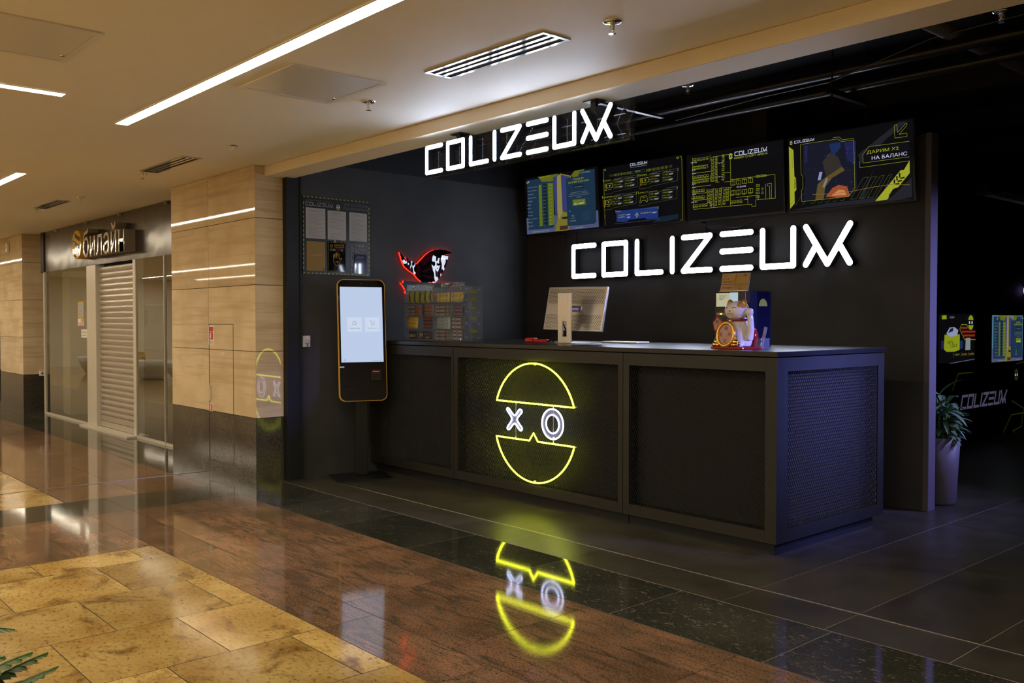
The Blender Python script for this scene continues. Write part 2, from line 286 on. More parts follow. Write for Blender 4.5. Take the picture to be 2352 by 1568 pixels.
ART={
'MAP':[('L','g',4,[(65,549),(293,547),(292,497),(260,497)]),
('L','g',4,[(263,549),(261,499)]),
('L','g',4,[(65,549),(63,95),(694,84),(695,65),(735,65),(735,116),(932,112),(933,307),(480,311),(480,299),(410,300)]),
('L','g',4,[(293,530),(480,529),(480,311)]),
('L','g',4,[(413,527),(412,410)]),
('L','g',4,[(477,376),(411,379),(412,335)]),
('L','g',4,[(338,528),(335,307)]),
('L','g',4,[(316,307),(357,306)]),
('L','g',4,[(65,472),(235,470),(237,441)]),
('L','g',4,[(65,412),(267,409)]),
('L','g',4,[(65,352),(265,350)]),
('L','g',4,[(266,376),(265,321)]),
('L','g',4,[(65,290),(266,289)]),
('L','g',4,[(65,232),(219,227),(220,259)]),
('L','g',4,[(64,172),(218,169),(219,197)]),
('L','g',4,[(240,145),(265,120),(264,95)]),
('L','g',4,[(265,121),(293,120)]),
('L','g',4,[(295,251),(292,93)]),
('L','g',4,[(274,252),(317,251)]),
('L','g',4,[(385,250),(383,93)]),
('L','g',4,[(366,251),(407,250)]),
('L','g',4,[(477,247),(475,92)]),
('L','g',4,[(458,248),(498,248)]),
('L','g',4,[(538,155),(768,151),(768,116)]),
('L','g',4,[(660,152),(660,90)]),
('L','g',4,[(844,237),(844,117)]),
('L','g',4,[(864,220),(865,237),(903,237),(900,113)]),
('L','g',4,[(864,218),(883,217),(883,113)]),
('L','g',3,[(85,540),(109,539),(108,516),(85,517),(85,540)]),
('L','g',5,[(89,525),(104,524)]),
('L','g',3,[(122,539),(145,538),(144,515),(121,516),(122,539)]),
('L','g',5,[(125,523),(140,522)]),
('L','g',3,[(157,538),(180,537),(180,514),(156,515),(157,538)]),
('L','g',5,[(161,523),(176,522)]),
('L','g',3,[(193,538),(216,537),(215,514),(192,515),(193,538)]),
('L','g',5,[(196,523),(211,522)]),
('L','g',3,[(228,538),(251,536),(251,514),(228,515),(228,538)]),
('L','g',5,[(232,522),(247,521)]),
('L','g',3,[(73,465),(97,464),(96,441),(73,442),(73,465)]),
('L','g',5,[(77,450),(92,449)]),
('L','g',3,[(106,465),(129,463),(129,440),(105,442),(106,465)]),
('L','g',5,[(110,449),(125,448)]),
('L','g',3,[(138,464),(161,463),(160,440),(137,441),(138,464)]),
('L','g',5,[(142,449),(156,448)]),
('L','g',3,[(171,463),(194,462),(193,439),(170,441),(171,463)]),
('L','g',5,[(174,448),(189,447)]),
('L','g',3,[(203,463),(226,462),(226,439),(203,440),(203,463)]),
('L','g',5,[(207,447),(222,446)]),
('L','g',3,[(73,384),(97,383),(96,360),(73,361),(73,384)]),
('L','g',5,[(77,369),(92,368)]),
('L','g',3,[(105,384),(129,383),(128,360),(105,361),(105,384)]),
('L','g',5,[(109,369),(124,368)]),
('L','g',3,[(138,384),(162,383),(161,360),(138,361),(138,384)]),
('L','g',5,[(142,368),(157,367)]),
('L','g',3,[(170,383),(193,382),(193,360),(169,361),(170,383)]),
('L','g',5,[(174,368),(189,367)]),
('L','g',3,[(203,383),(227,382),(226,359),(203,360),(203,383)]),
('L','g',5,[(207,367),(222,367)]),
('L','g',3,[(235,382),(258,381),(258,359),(235,360),(235,382)]),
('L','g',5,[(239,367),(254,366)]),
('L','g',3,[(75,343),(98,342),(97,319),(74,320),(75,343)]),
('L','g',5,[(78,328),(93,327)]),
('L','g',3,[(107,343),(130,342),(129,319),(106,320),(107,343)]),
('L','g',5,[(111,328),(125,327)]),
('L','g',3,[(139,343),(162,342),(161,319),(138,320),(139,343)]),
('L','g',5,[(142,328),(157,327)]),
('L','g',3,[(172,343),(195,342),(194,319),(171,320),(172,343)]),
('L','g',5,[(175,327),(190,326)]),
('L','g',3,[(204,342),(227,341),(226,319),(203,320),(204,342)]),
('L','g',5,[(207,327),(222,326)]),
('L','g',3,[(235,342),(258,341),(257,318),(234,319),(235,342)]),
('L','g',5,[(239,327),(254,326)]),
('L','g',3,[(73,262),(96,262),(95,239),(72,239),(73,262)]),
('L','g',5,[(76,247),(91,246)]),
('L','g',3,[(102,262),(125,261),(125,238),(101,239),(102,262)]),
('L','g',5,[(106,246),(121,246)]),
('L','g',3,[(131,261),(155,260),(154,238),(131,238),(131,261)]),
('L','g',5,[(135,246),(150,245)]),
('L','g',3,[(161,261),(184,260),(183,237),(160,238),(161,261)]),
('L','g',5,[(165,245),(179,244)]),
('L','g',3,[(191,260),(214,259),(213,236),(190,237),(191,260)]),
('L','g',5,[(194,244),(209,244)]),
('L','g',3,[(72,204),(95,203),(95,180),(71,181),(72,204)]),
('L','g',5,[(76,188),(91,188)]),
('L','g',3,[(102,203),(125,203),(124,180),(101,180),(102,203)]),
('L','g',5,[(105,188),(120,187)]),
('L','g',3,[(132,203),(155,202),(154,179),(131,180),(132,203)]),
('L','g',5,[(135,187),(150,187)]),
('L','g',3,[(161,202),(184,201),(184,178),(160,179),(161,202)]),
('L','g',5,[(165,186),(180,186)]),
('L','g',3,[(191,201),(214,200),(214,177),(191,178),(191,201)]),
('L','g',5,[(195,185),(210,185)]),
('L','g',3,[(84,130),(108,130),(107,107),(84,107),(84,130)]),
('L','g',5,[(88,115),(103,114)]),
('L','g',3,[(119,130),(142,130),(141,107),(118,107),(119,130)]),
('L','g',5,[(122,115),(137,114)]),
('L','g',3,[(155,130),(178,130),(177,107),(154,107),(155,130)]),
('L','g',5,[(158,115),(173,114)]),
('L','g',3,[(190,130),(213,129),(212,106),(189,107),(190,130)]),
('L','g',5,[(194,114),(209,114)]),
('L','g',3,[(225,129),(248,128),(247,106),(224,106),(225,129)]),
('L','g',5,[(228,114),(243,113)]),
('L','g',3,[(309,518),(331,516),(331,494),(308,495),(309,518)]),
('L','g',5,[(312,502),(327,501)]),
('L','g',3,[(348,517),(371,515),(370,493),(348,494),(348,517)]),
('L','g',5,[(352,501),(366,500)]),
('L','g',3,[(308,487),(331,486),(330,463),(308,464),(308,487)]),
('L','g',5,[(312,472),(327,471)]),
('L','g',3,[(348,486),(371,485),(370,463),(347,464),(348,486)]),
('L','g',5,[(352,471),(366,470)]),
('L','g',3,[(308,457),(331,455),(330,433),(307,434),(308,457)]),
('L','g',5,[(312,441),(326,440)]),
('L','g',3,[(347,456),(370,455),(369,432),(347,433),(347,456)]),
('L','g',5,[(351,441),(366,440)]),
('L','g',3,[(308,426),(331,425),(330,402),(307,403),(308,426)]),
('L','g',5,[(312,411),(326,410)]),
('L','g',3,[(347,426),(370,424),(369,402),(346,403),(347,426)]),
('L','g',5,[(351,410),(365,409)]),
('L','g',3,[(308,396),(331,394),(330,372),(307,373),(308,396)]),
('L','g',5,[(311,380),(326,379)]),
('L','g',3,[(347,395),(369,394),(369,372),(346,373),(347,395)]),
('L','g',5,[(350,380),(365,379)]),
('L','g',3,[(308,365),(330,364),(330,341),(307,342),(308,365)]),
('L','g',5,[(311,350),(326,349)]),
('L','g',3,[(346,365),(369,364),(368,341),(345,342),(346,365)]),
('L','g',5,[(350,349),(364,349)]),
('L','g',3,[(307,334),(330,334),(330,311),(307,312),(307,334)]),
('L','g',5,[(311,319),(326,318)]),
('L','g',3,[(346,334),(368,333),(368,311),(345,312),(346,334)]),
('L','g',5,[(349,319),(364,318)]),
('L','g',3,[(264,246),(286,245),(286,222),(263,223),(264,246)]),
('L','g',5,[(267,230),(282,229)]),
('L','g',3,[(263,215),(285,214),(285,192),(262,192),(263,215)]),
('L','g',5,[(266,200),(281,199)]),
('L','g',3,[(262,184),(285,184),(284,161),(261,162),(262,184)]),
('L','g',5,[(265,169),(280,168)]),
('L','g',3,[(261,154),(284,153),(283,130),(260,131),(261,154)]),
('L','g',5,[(264,139),(279,138)]),
('L','g',3,[(302,246),(325,245),(324,222),(301,223),(302,246)]),
('L','g',5,[(306,230),(320,230)]),
('L','g',3,[(355,243),(378,242),(377,219),(355,220),(355,243)]),
('L','g',5,[(359,227),(373,227)]),
('L','g',3,[(395,244),(418,243),(417,221),(395,221),(395,244)]),
('L','g',5,[(399,229),(413,228)]),
('L','g',3,[(446,244),(468,243),(468,221),(445,221),(446,244)]),
('L','g',5,[(450,229),(464,228)]),
('L','g',3,[(301,215),(324,214),(323,192),(300,192),(301,215)]),
('L','g',5,[(305,200),(319,199)]),
('L','g',3,[(354,213),(377,212),(376,189),(354,190),(354,213)]),
('L','g',5,[(358,198),(372,197)]),
('L','g',3,[(394,214),(417,213),(416,191),(394,191),(394,214)]),
('L','g',5,[(398,199),(412,198)]),
('L','g',3,[(445,214),(467,213),(467,190),(444,191),(445,214)]),
('L','g',5,[(449,198),(463,198)]),
('L','g',3,[(300,185),(323,184),(322,161),(299,162),(300,185)]),
('L','g',5,[(304,169),(318,169)]),
('L','g',3,[(353,183),(376,182),(375,160),(353,160),(353,183)]),
('L','g',5,[(357,168),(371,167)]),
('L','g',3,[(394,184),(416,183),(415,161),(393,162),(394,184)]),
('L','g',5,[(397,169),(411,168)]),
('L','g',3,[(444,183),(466,183),(466,160),(443,161),(444,183)]),
('L','g',5,[(448,168),(462,168)]),
('L','g',3,[(299,154),(322,153),(321,131),(298,131),(299,154)]),
('L','g',5,[(303,139),(317,138)]),
('L','g',3,[(352,153),(375,152),(374,130),(352,130),(352,153)]),
('L','g',5,[(356,138),(370,137)]),
('L','g',3,[(393,154),(415,154),(414,131),(392,132),(393,154)]),
('L','g',5,[(396,139),(411,138)]),
('L','g',3,[(443,153),(465,153),(465,130),(442,131),(443,153)]),
('L','g',5,[(447,138),(461,137)]),
('L','g',3,[(298,124),(321,123),(320,100),(298,101),(298,124)]),
('L','g',5,[(302,108),(316,108)]),
('L','g',3,[(352,123),(374,122),(373,100),(351,100),(352,123)]),
('L','g',5,[(355,108),(370,107)]),
('L','g',3,[(392,124),(414,124),(413,101),(391,102),(392,124)]),
('L','g',5,[(395,109),(410,109)]),
('L','g',3,[(442,123),(465,122),(464,100),(442,101),(442,123)]),
('L','g',5,[(446,108),(460,107)]),
('L','g',3,[(485,242),(508,241),(507,219),(485,220),(485,242)]),
('L','g',5,[(489,227),(503,226)]),
('L','g',3,[(485,212),(507,211),(506,189),(484,190),(485,212)]),
('L','g',5,[(488,197),(502,196)]),
('L','g',3,[(484,182),(506,181),(505,159),(483,160),(484,182)]),
('L','g',5,[(487,167),(501,166)]),
('L','g',3,[(483,152),(505,151),(504,129),(482,130),(483,152)]),
('L','g',5,[(486,137),(500,136)]),
('L','g',3,[(450,524),(472,522),(471,500),(449,501),(450,524)]),
('L','g',5,[(453,509),(467,508)]),
('L','g',3,[(448,488),(471,487),(470,465),(448,466),(448,488)]),
('L','g',5,[(452,473),(466,472)]),
('L','g',3,[(447,443),(469,442),(469,420),(446,421),(447,443)]),
('L','g',5,[(451,428),(465,427)]),
('L','g',3,[(446,409),(468,408),(468,385),(445,386),(446,409)]),
('L','g',5,[(450,394),(464,393)]),
('L','g',3,[(445,374),(467,373),(467,351),(444,352),(445,374)]),
('L','g',5,[(448,359),(463,358)]),
('L','g',3,[(443,329),(466,328),(465,306),(443,307),(443,329)]),
('L','g',5,[(447,314),(461,313)]),
('L','g',3,[(527,124),(549,123),(549,101),(527,101),(527,124)]),
('L','g',5,[(531,109),(545,108)]),
('L','g',3,[(561,123),(583,123),(583,101),(561,101),(561,123)]),
('L','g',5,[(565,108),(579,108)]),
('L','g',3,[(595,123),(617,123),(617,100),(595,101),(595,123)]),
('L','g',5,[(599,108),(613,108)]),
('L','g',3,[(629,123),(651,122),(650,100),(628,101),(629,123)]),
('L','g',5,[(633,108),(646,108)]),
('L','g',4,[(539,289),(585,287),(584,253),(538,256),(539,289)]),
('L','g',4,[(562,288),(561,255)]),
('L','g',4,[(539,207),(585,206),(584,172),(538,175),(539,207)]),
('L','g',4,[(562,206),(561,173)]),
('L','g',4,[(601,289),(647,287),(646,253),(600,257),(601,289)]),
('L','g',4,[(625,288),(624,255)]),
('L','g',4,[(601,207),(647,205),(646,171),(600,174),(601,207)]),
('L','g',4,[(625,206),(624,173)]),
('L','g',4,[(663,289),(708,287),(707,253),(662,257),(663,289)]),
('L','g',4,[(686,288),(685,255)]),
('L','g',4,[(663,206),(708,205),(707,171),(662,174),(663,206)]),
('L','g',4,[(686,205),(685,172)]),
('L','g',4,[(725,289),(769,287),(769,253),(724,257),(725,289)]),
('L','g',4,[(748,288),(747,255)]),
('L','g',4,[(725,206),(769,204),(768,170),(724,174),(725,206)]),
('L','g',4,[(748,205),(747,172)]),
('L','g',3,[(806,307),(806,291),(820,291),(821,306),(806,307)]),
('L','g',3,[(824,306),(823,290),(838,290),(838,306),(824,306)]),
('L','g',3,[(841,306),(841,290),(855,290),(856,306),(841,306)]),
('L','g',3,[(858,305),(858,289),(872,289),(873,305),(858,305)]),
('L','g',3,[(876,305),(875,289),(890,289),(890,305),(876,305)]),
('L','g',3,[(893,304),(892,289),(907,289),(907,304),(893,304)]),
('L','g',4,[(807,231),(839,229),(839,214),(806,217),(807,231)]),
('L','g',4,[(823,230),(823,216)]),
('L','g',4,[(806,199),(838,198),(838,183),(805,185),(806,199)]),
('L','g',4,[(823,199),(822,184)]),
('L','g',4,[(805,170),(838,168),(837,154),(804,156),(805,170)]),
('L','g',4,[(822,169),(821,155)]),
('L','g',4,[(804,138),(837,137),(836,122),(804,124),(804,138)]),
('L','g',4,[(821,138),(820,123)]),
('L','g',4,[(864,197),(877,197),(876,182),(864,182),(864,197)]),
('L','g',4,[(863,166),(876,165),(875,150),(863,151),(863,166)]),
('T', 'w', 'VIP 02', [(117, 487), (185, 498)]),
('T', 'w', 'B 05', [(131, 423), (168, 431)]),
('T', 'w', 'B 04', [(131, 392), (169, 401)]),
('T', 'w', 'B 03', [(129, 301), (167, 309)]),
('T', 'w', 'B 02', [(129, 272), (167, 280)]),
('T', 'w', 'B 01', [(129, 212), (167, 220)]),
('T', 'w', 'VIP 01', [(114, 143), (178, 155)]),
('T', 'w', 'VIP 03', [(418, 449), (472, 457)]),
('T', 'w', 'VIP 04', [(417, 334), (471, 343)]),
('T', 'w', 'PS ZONE', [(613, 225), (707, 236)]),
('T', 'w', 'STAFF', [(689, 116), (726, 122)]),
('T', 'g', 'TV5', [(548, 294), (578, 300)]),
('T', 'g', 'TV6', [(610, 293), (640, 299)]),
('T', 'g', 'TV7', [(672, 293), (701, 299)]),
('T', 'g', 'TV8', [(733, 292), (763, 298)]),
('T', 'g', 'TV4', [(546, 162), (576, 169)]),
('T', 'g', 'TV3', [(608, 161), (638, 167)]),
('T', 'g', 'TV2', [(670, 160), (700, 166)]),
('T', 'g', 'TV1', [(732, 158), (761, 165)]),
('LOGO','w',0,[(605,492),(928,519)]),
('EMB','g',0,[(560,495),(586,466)]),
('T', 'g', 'КИБЕР СПОРТ АРЕНА', [(598, 465), (936, 474)]),
],
'PRICE':[('P','teal',0,[(309,510),(369,557),(458,586),(534,591),(602,563),(617,517),(541,493),(425,488)]),
('P','teal',0,[(721,54),(951,58),(938,20),(803,3),(634,5)]),
('L','g',3,[(8,562),(-4,560),(-3,122)]),
('L','g',8,[(-8,123),(-5,102)]),
('L','g',3,[(-5,102),(-12,29),(9,29)]),
('L','g',4,[(986,565),(997,564),(1007,536),(993,2),(970,3)]),
('T', 'g', 'X', [(14, 546), (43, 571)]),
('T', 'g', 'O', [(943, 548), (975, 575)]),
('LOGO','w',0,[(369,553),(585,572)]),
('L','w',2,[(369,537),(583,536)]),
('L','g',2,[(93,483),(94,503)]),
('L','g',2,[(109,483),(110,503)]),
('L','g',2,[(125,483),(126,503)]),
('L','g',2,[(141,482),(142,503)]),
('L','g',4,[(157,482),(158,503)]),
('L','g',4,[(173,482),(174,502)]),
('L','g',4,[(189,482),(190,502)]),
('L','g',4,[(205,482),(206,502)]),
('L','g',4,[(221,482),(221,502)]),
('L','g',4,[(237,481),(237,502)]),
('L','g',4,[(252,481),(253,502)]),
('L','g',4,[(268,481),(269,501)]),
('L','g',4,[(284,481),(285,501)]),
('L','g',4,[(300,481),(301,501)]),
('L','g',4,[(316,481),(316,501)]),
('L','g',4,[(331,480),(332,501)]),
('L','g',4,[(347,480),(348,501)]),
('L','g',4,[(363,480),(364,500)]),
('L','g',4,[(379,480),(379,500)]),
('L','g',6,[(583,475),(584,498)]),
('L','g',6,[(600,475),(601,498)]),
('L','g',6,[(617,476),(618,498)]),
('L','g',4,[(633,476),(634,498)]),
('L','g',4,[(650,476),(651,498)]),
('L','g',4,[(667,476),(668,498)]),
('L','g',4,[(683,476),(684,498)]),
('L','g',4,[(700,476),(701,498)]),
('L','g',4,[(716,476),(717,498)]),
('L','g',4,[(733,476),(734,498)]),
('L','g',4,[(749,476),(750,498)]),
('L','g',4,[(766,476),(767,498)]),
('L','g',4,[(782,476),(783,498)]),
('L','g',4,[(799,476),(800,499)]),
('L','g',4,[(815,476),(816,499)]),
('L','g',4,[(832,476),(833,499)]),
('L','g',2,[(848,477),(849,499)]),
('L','g',2,[(865,477),(866,499)]),
('L','g',2,[(881,477),(882,499)]),
('L','g',2,[(897,477),(898,499)]),
('L','teal2',3,[(393,498),(564,498),(563,478),(393,478),(393,498)]),
('T', 'g', 'ЦЕНЫ', [(445, 484), (509, 493)]),
('L','g',7,[(18,463),(20,442)]),
('L','g',7,[(473,461),(475,441)]),
('T', 'g', 'СТАНДАРТ', [(33, 444), (122, 451)]),
('T', 'v', 'I5-12400F, 4060TI, DDR5, 32ГБ, 280 HZ, 0ч.ОТ*', [(179, 454), (464, 455)]),
('L','g2',3,[(27,439),(472,439),(469,350),(152,332),(138,323),(26,321),(27,439)]),
('L','g',4,[(40,417),(60,417),(60,356),(40,356),(40,417)]),
('P','red',0,[(44,412),(56,412),(56,384),(44,384)]),
('L','g',5,[(68,417),(141,418),(141,377),(68,377),(68,417)]),
('L','g',5,[(84,360),(122,360)]),
('P','g',0,[(91,405),(105,385),(122,406),(107,400)]),
('T', 'g', 'УТРО 08:00-17:00', [(163, 443), (263, 450)]),
('L','g2',2,[(158,438),(292,439),(291,412),(157,411),(158,438)]),
('T', 'g', '1 ЧАС |', [(168, 416), (227, 431)]),
('T', 'w', '150₽', [(235, 415), (286, 430)]),
('T', 'g', 'УТРО 08:00-17:00', [(316, 441), (415, 447)]),
('L','g2',2,[(311,436),(444,436),(443,409),(310,409),(311,436)]),
('T', 'g', '3 ЧАСА|', [(321, 413), (380, 429)]),
('T', 'w', '410₽', [(388, 412), (438, 428)]),
('T', 'g', 'ВЕЧЕР 17:00-08:00', [(161, 394), (261, 400)]),
('L','g2',2,[(156,389),(290,389),(289,362),(156,362),(156,389)]),
('T', 'g', '1 ЧАС |', [(166, 366), (226, 382)]),
('T', 'w', '190₽', [(234, 365), (284, 381)]),
('T', 'g', 'ВЕЧЕР 17:00-08:00', [(314, 391), (413, 398)]),
('L','g2',2,[(309,386),(442,387),(441,360),(308,360),(309,386)]),
('T', 'g', '3 ЧАСА|', [(319, 364), (378, 379)]),
('T', 'w', '510₽', [(386, 363), (436, 379)]),
('L','g',7,[(499,462),(500,442)]),
('L','g',7,[(980,461),(982,441)]),
('T', 'g', 'EXTREME', [(513, 443), (600, 450)]),
('T', 'v', 'I5-13400F, 4060TI, DDR5, 32ГБ, 280 HZ, 0ч.ОТ*', [(669, 454), (972, 455)]),
('L','g2',3,[(507,439),(979,439),(975,352),(639,333),(625,324),(505,323),(507,439)]),
('L','g',4,[(519,417),(539,417),(538,357),(519,357),(519,417)]),
('P','red',0,[(523,412),(535,412),(535,384),(523,384)]),
('L','g',5,[(546,417),(618,418),(618,378),(546,377),(546,417)]),
('L','g',5,[(561,360),(599,361)]),
('P','g',0,[(569,405),(582,386),(599,406),(584,400)]),
('T', 'g', 'УТРО 08:00-17:00', [(639, 443), (737, 450)]),
('L','g2',2,[(635,438),(765,439),(763,412),(633,412),(635,438)]),
('T', 'g', '1 ЧАС |', [(644, 416), (702, 431)]),
('T', 'w', '170₽', [(710, 415), (759, 430)]),
('T', 'g', 'УТРО 08:00-17:00', [(807, 441), (903, 447)]),
('L','g2',2,[(802,436),(931,436),(929,410),(801,409),(802,436)]),
('T', 'g', '3 ЧАСА|', [(811, 414), (868, 429)]),
('T', 'w', '460₽', [(876, 413), (925, 428)]),
('T', 'g', 'ВЕЧЕР 17:00-08:00', [(637, 394), (735, 401)]),
('L','g2',2,[(632,389),(762,390),(761,363),(631,363),(632,389)]),
('T', 'g', '1 ЧАС |', [(642, 367), (700, 382)]),
('T', 'w', '220₽', [(707, 366), (756, 382)]),
('T', 'g', 'ВЕЧЕР 17:00-08:00', [(804, 392), (901, 399)]),
('L','g2',2,[(800,387),(928,388),(927,361),(798,361),(800,387)]),
('T', 'g', '3 ЧАСА|', [(809, 365), (866, 380)]),
('T', 'w', '580₽', [(874, 364), (922, 380)]),
('L','g',7,[(17,304),(18,284)]),
('L','g',7,[(470,302),(471,281)]),
('T', 'g', 'EXTREME-VIP', [(31, 285), (149, 290)]),
('T', 'v', 'I7-13700F, 4070, DDR5, 32ГБ, 280 HZ, 0ч.ОТ*', [(176, 295), (461, 295)]),
('L','g2',3,[(25,281),(469,279),(465,195),(150,178),(136,169),(25,168),(25,281)]),
('L','g',4,[(38,259),(58,259),(58,199),(39,198),(38,259)]),
('P','red',0,[(42,254),(54,254),(55,226),(42,226)]),
('L','g',5,[(66,259),(139,260),(139,220),(66,219),(66,259)]),
('L','g',5,[(82,202),(120,203)]),
('P','g',0,[(89,247),(103,228),(120,249),(105,242)]),
('T', 'g', 'УТРО 08:00-17:00', [(161, 284), (260, 291)]),
('L','g2',2,[(156,279),(289,280),(288,254),(155,253),(156,279)]),
('T', 'g', '1 ЧАС |', [(166, 257), (225, 273)]),
('T', 'w', '200₽', [(233, 257), (283, 272)]),
('T', 'g', 'УТРО 08:00-17:00', [(313, 281), (412, 288)]),
('L','g2',2,[(308,277),(441,277),(439,251),(307,250),(308,277)]),
('T', 'g', '3 ЧАСА|', [(318, 254), (377, 270)]),
('T', 'w', '540₽', [(385, 254), (434, 269)]),
('T', 'g', 'ВЕЧЕР 17:00-08:00', [(159, 235), (259, 242)]),
('L','g2',2,[(154,230),(287,231),(287,205),(153,203),(154,230)]),
('T', 'g', '1 ЧАС |', [(164, 208), (223, 223)]),
('T', 'w', '260₽', [(231, 207), (281, 223)]),
('T', 'g', 'ВЕЧЕР 17:00-08:00', [(311, 232), (410, 240)]),
('L','g2',2,[(307,228),(439,229),(438,202),(306,201),(307,228)]),
('T', 'g', '3 ЧАСА|', [(316, 205), (375, 221)]),
('T', 'w', '700₽', [(383, 205), (433, 220)]),
('L','g',7,[(504,300),(505,280)]),
('L','g',7,[(983,299),(984,279)]),
('T', 'g', 'АРЕНДА TV 65"', [(518, 282), (632, 286)]),
('T', 'v', 'ДО 2 ЧЕЛОВЕК*', [(673, 292), (974, 292)]),
('L','g2',3,[(512,277),(982,277),(977,194),(644,177),(629,168),(510,166),(512,277)]),
('L','g',4,[(537,250),(554,251),(600,252),(614,247),(620,200),(608,192),(592,214),(552,213),(534,191),(523,196),(537,250)]),
('L','g',4,[(556,237),(593,237)]),
('T', 'g', 'УТРО 08:00-17:00', [(644, 281), (741, 288)]),
('L','g2',2,[(639,277),(768,277),(767,251),(638,250),(639,277)]),
('T', 'g', '1 ЧАС |', [(648, 254), (706, 270)]),
('T', 'w', '400₽', [(713, 254), (762, 269)]),
('T', 'g', 'УТРО 08:00-17:00', [(810, 279), (906, 286)]),
('L','g2',2,[(805,274),(934,275),(932,249),(804,248),(805,274)]),
('T', 'g', '3 ЧАСА|', [(815, 252), (872, 267)]),
('T', 'w', '900₽', [(879, 251), (928, 267)]),
('T', 'g', 'ВЕЧЕР 17:00-08:00', [(642, 233), (738, 240)]),
('L','g2',2,[(637,228),(766,229),(765,203),(636,202),(637,228)]),
('T', 'g', '1 ЧАС |', [(646, 206), (703, 221)]),
('T', 'w', '500₽', [(711, 206), (760, 221)]),
('T', 'g', 'ВЕЧЕР 17:00-08:00', [(808, 230), (904, 238)]),
('L','g2',2,[(803,226),(931,227),(930,201),(802,199),(803,226)]),
('T', 'g', '3 ЧАСА|', [(812, 204), (869, 219)]),
('T', 'w', '1130₽', [(877, 203), (925, 219)]),
('P','blue',0,[(220,144),(756,142),(753,33),(613,36),(588,51),(385,50),(350,34),(220,41)]),
('L','g',8,[(214,151),(214,131)]),
('L','g',8,[(756,142),(757,120)]),
('T', 'g', 'НОЧЬ', [(229, 134), (279, 145)]),
('T', 'v', 'С 23:00 ДО 10:00', [(603, 131), (742, 139)]),
('T', 'g', 'СТАНДАРТ', [(248, 95), (341, 108)]),
('T', 'w', '600₽', [(355, 93), (404, 106)]),
('T', 'g', 'EXTREME', [(247, 76), (331, 83)]),
('T', 'w', '700₽', [(356, 67), (403, 82)]),
('T', 'w', 'x3', [(461, 83), (487, 98)]),
('L','g',9,[(485,105),(502,97),(506,83),(498,73),(480,67)]),
('T', 'g', 'EXTREME-VIP', [(540, 91), (675, 104)]),
('T', 'w', '800₽', [(689, 85), (739, 100)]),
('T', 'v', '*Бронь от 500₽ за каждого дополнительного человека. При возможности администрации', [(193, 22), (773, 16)]),
],
'PROMO':[('P','slate',0,[(175,571),(370,574),(260,545),(190,512),(56,364)]),
('P','slate',0,[(588,378),(910,571),(975,565),(819,467),(606,303)]),
('P','slate',0,[(859,41),(997,158),(999,17),(791,2)]),
('P','slate',0,[(0,9),(327,35),(722,38),(995,5),(480,-4),(221,-5)]),
('P','slate',0,[(598,43),(725,272),(686,188),(627,40)]),
('L','g2',3,[(523,46),(629,198),(672,200),(569,47),(523,46)]),
('L','g2',3,[(591,45),(696,196),(733,199),(637,46),(591,45)]),
('L','g2',3,[(658,44),(761,195),(793,199),(703,45),(658,44)]),
('L','g2',3,[(724,43),(825,194),(852,198),(768,44),(724,43)]),
('L','g2',3,[(789,42),(888,193),(910,198),(832,43),(789,42)]),
('L','g2',3,[(52,44),(114,127),(147,126)]),
('L','g2',3,[(118,44),(180,123),(212,123)]),
('L','g2',3,[(184,48),(216,48),(230,66)]),
('L','g2',3,[(248,47),(280,47),(294,65)]),
('L','g2',3,[(312,46),(343,46),(356,64)]),
('L','g2',3,[(374,45),(405,45),(418,63)]),
('L','g2',3,[(435,45),(465,45),(478,62)]),
('P','g',0,[(-4,518),(44,485),(48,275),(62,260),(63,167),(46,152),(46,62),(0,21)]),
('L','k',6,[(49,249),(60,255)]),
('L','k',6,[(49,239),(60,245)]),
('L','k',6,[(49,229),(60,235)]),
('L','k',6,[(48,220),(60,226)]),
('L','k',6,[(48,210),(60,216)]),
('L','k',6,[(48,200),(59,206)]),
('L','k',6,[(48,190),(59,197)]),
('L','k',6,[(48,181),(59,187)]),
('L','k',2,[(7,490),(32,472),(36,347)]),
('L','k',2,[(5,52),(35,75),(37,89)]),
('LOGO','w',0,[(58,536),(231,547)]),
('EMB','g',0,[(28,543),(43,526)]),
('P','night',0,[(130,515),(451,512),(481,487),(579,486),(581,123),(528,66),(132,65),(131,154),(145,172),(146,263),(130,279)]),
('P','nblue',0,[(359,489),(451,489),(458,453),(383,384)]),
('P','nblue2',0,[(486,482),(577,481),(577,307),(504,342)]),
('P','nblue2',0,[(149,503),(174,502),(169,371),(145,369)]),
('P','nsil',0,[(256,219),(273,284),(299,281),(282,222)]),
('P','ember',0,[(323,86),(380,147),(432,166),(502,146),(525,71),(430,69)]),
('P','ember2',0,[(369,88),(431,129),(481,120),(496,82)]),
('P','ochre',0,[(233,70),(256,191),(330,240),(464,301),(488,271),(381,226),(318,162),(307,69)]),
('P','dusk',0,[(300,356),(363,423),(434,378),(464,301),(330,245)]),
('P','silv',0,[(297,164),(330,231),(345,227),(318,157)]),
('P','spark',0,[(246,466),(248,467),(249,466),(248,465)]),
('P','spark',0,[(210,484),(211,485),(213,484),(211,483)]),
('P','spark',0,[(536,182),(537,183),(539,181),(537,180)]),
('P','spark',0,[(238,307),(239,308),(240,307),(239,306)]),
('P','spark',0,[(218,469),(219,469),(220,468),(219,468)]),
('P','spark',0,[(539,171),(541,173),(543,171),(541,170)]),
('P','spark',0,[(490,403),(491,404),(492,403),(491,402)]),
('P','spark',0,[(414,218),(415,219),(417,218),(415,216)]),
('P','spark',0,[(523,437),(525,438),(526,436),(525,435)]),
('P','spark',0,[(434,297),(435,298),(436,297),(435,296)]),
('P','spark',0,[(350,458),(352,459),(354,457),(352,456)]),
('P','spark',0,[(515,274),(517,275),(518,273),(517,273)]),
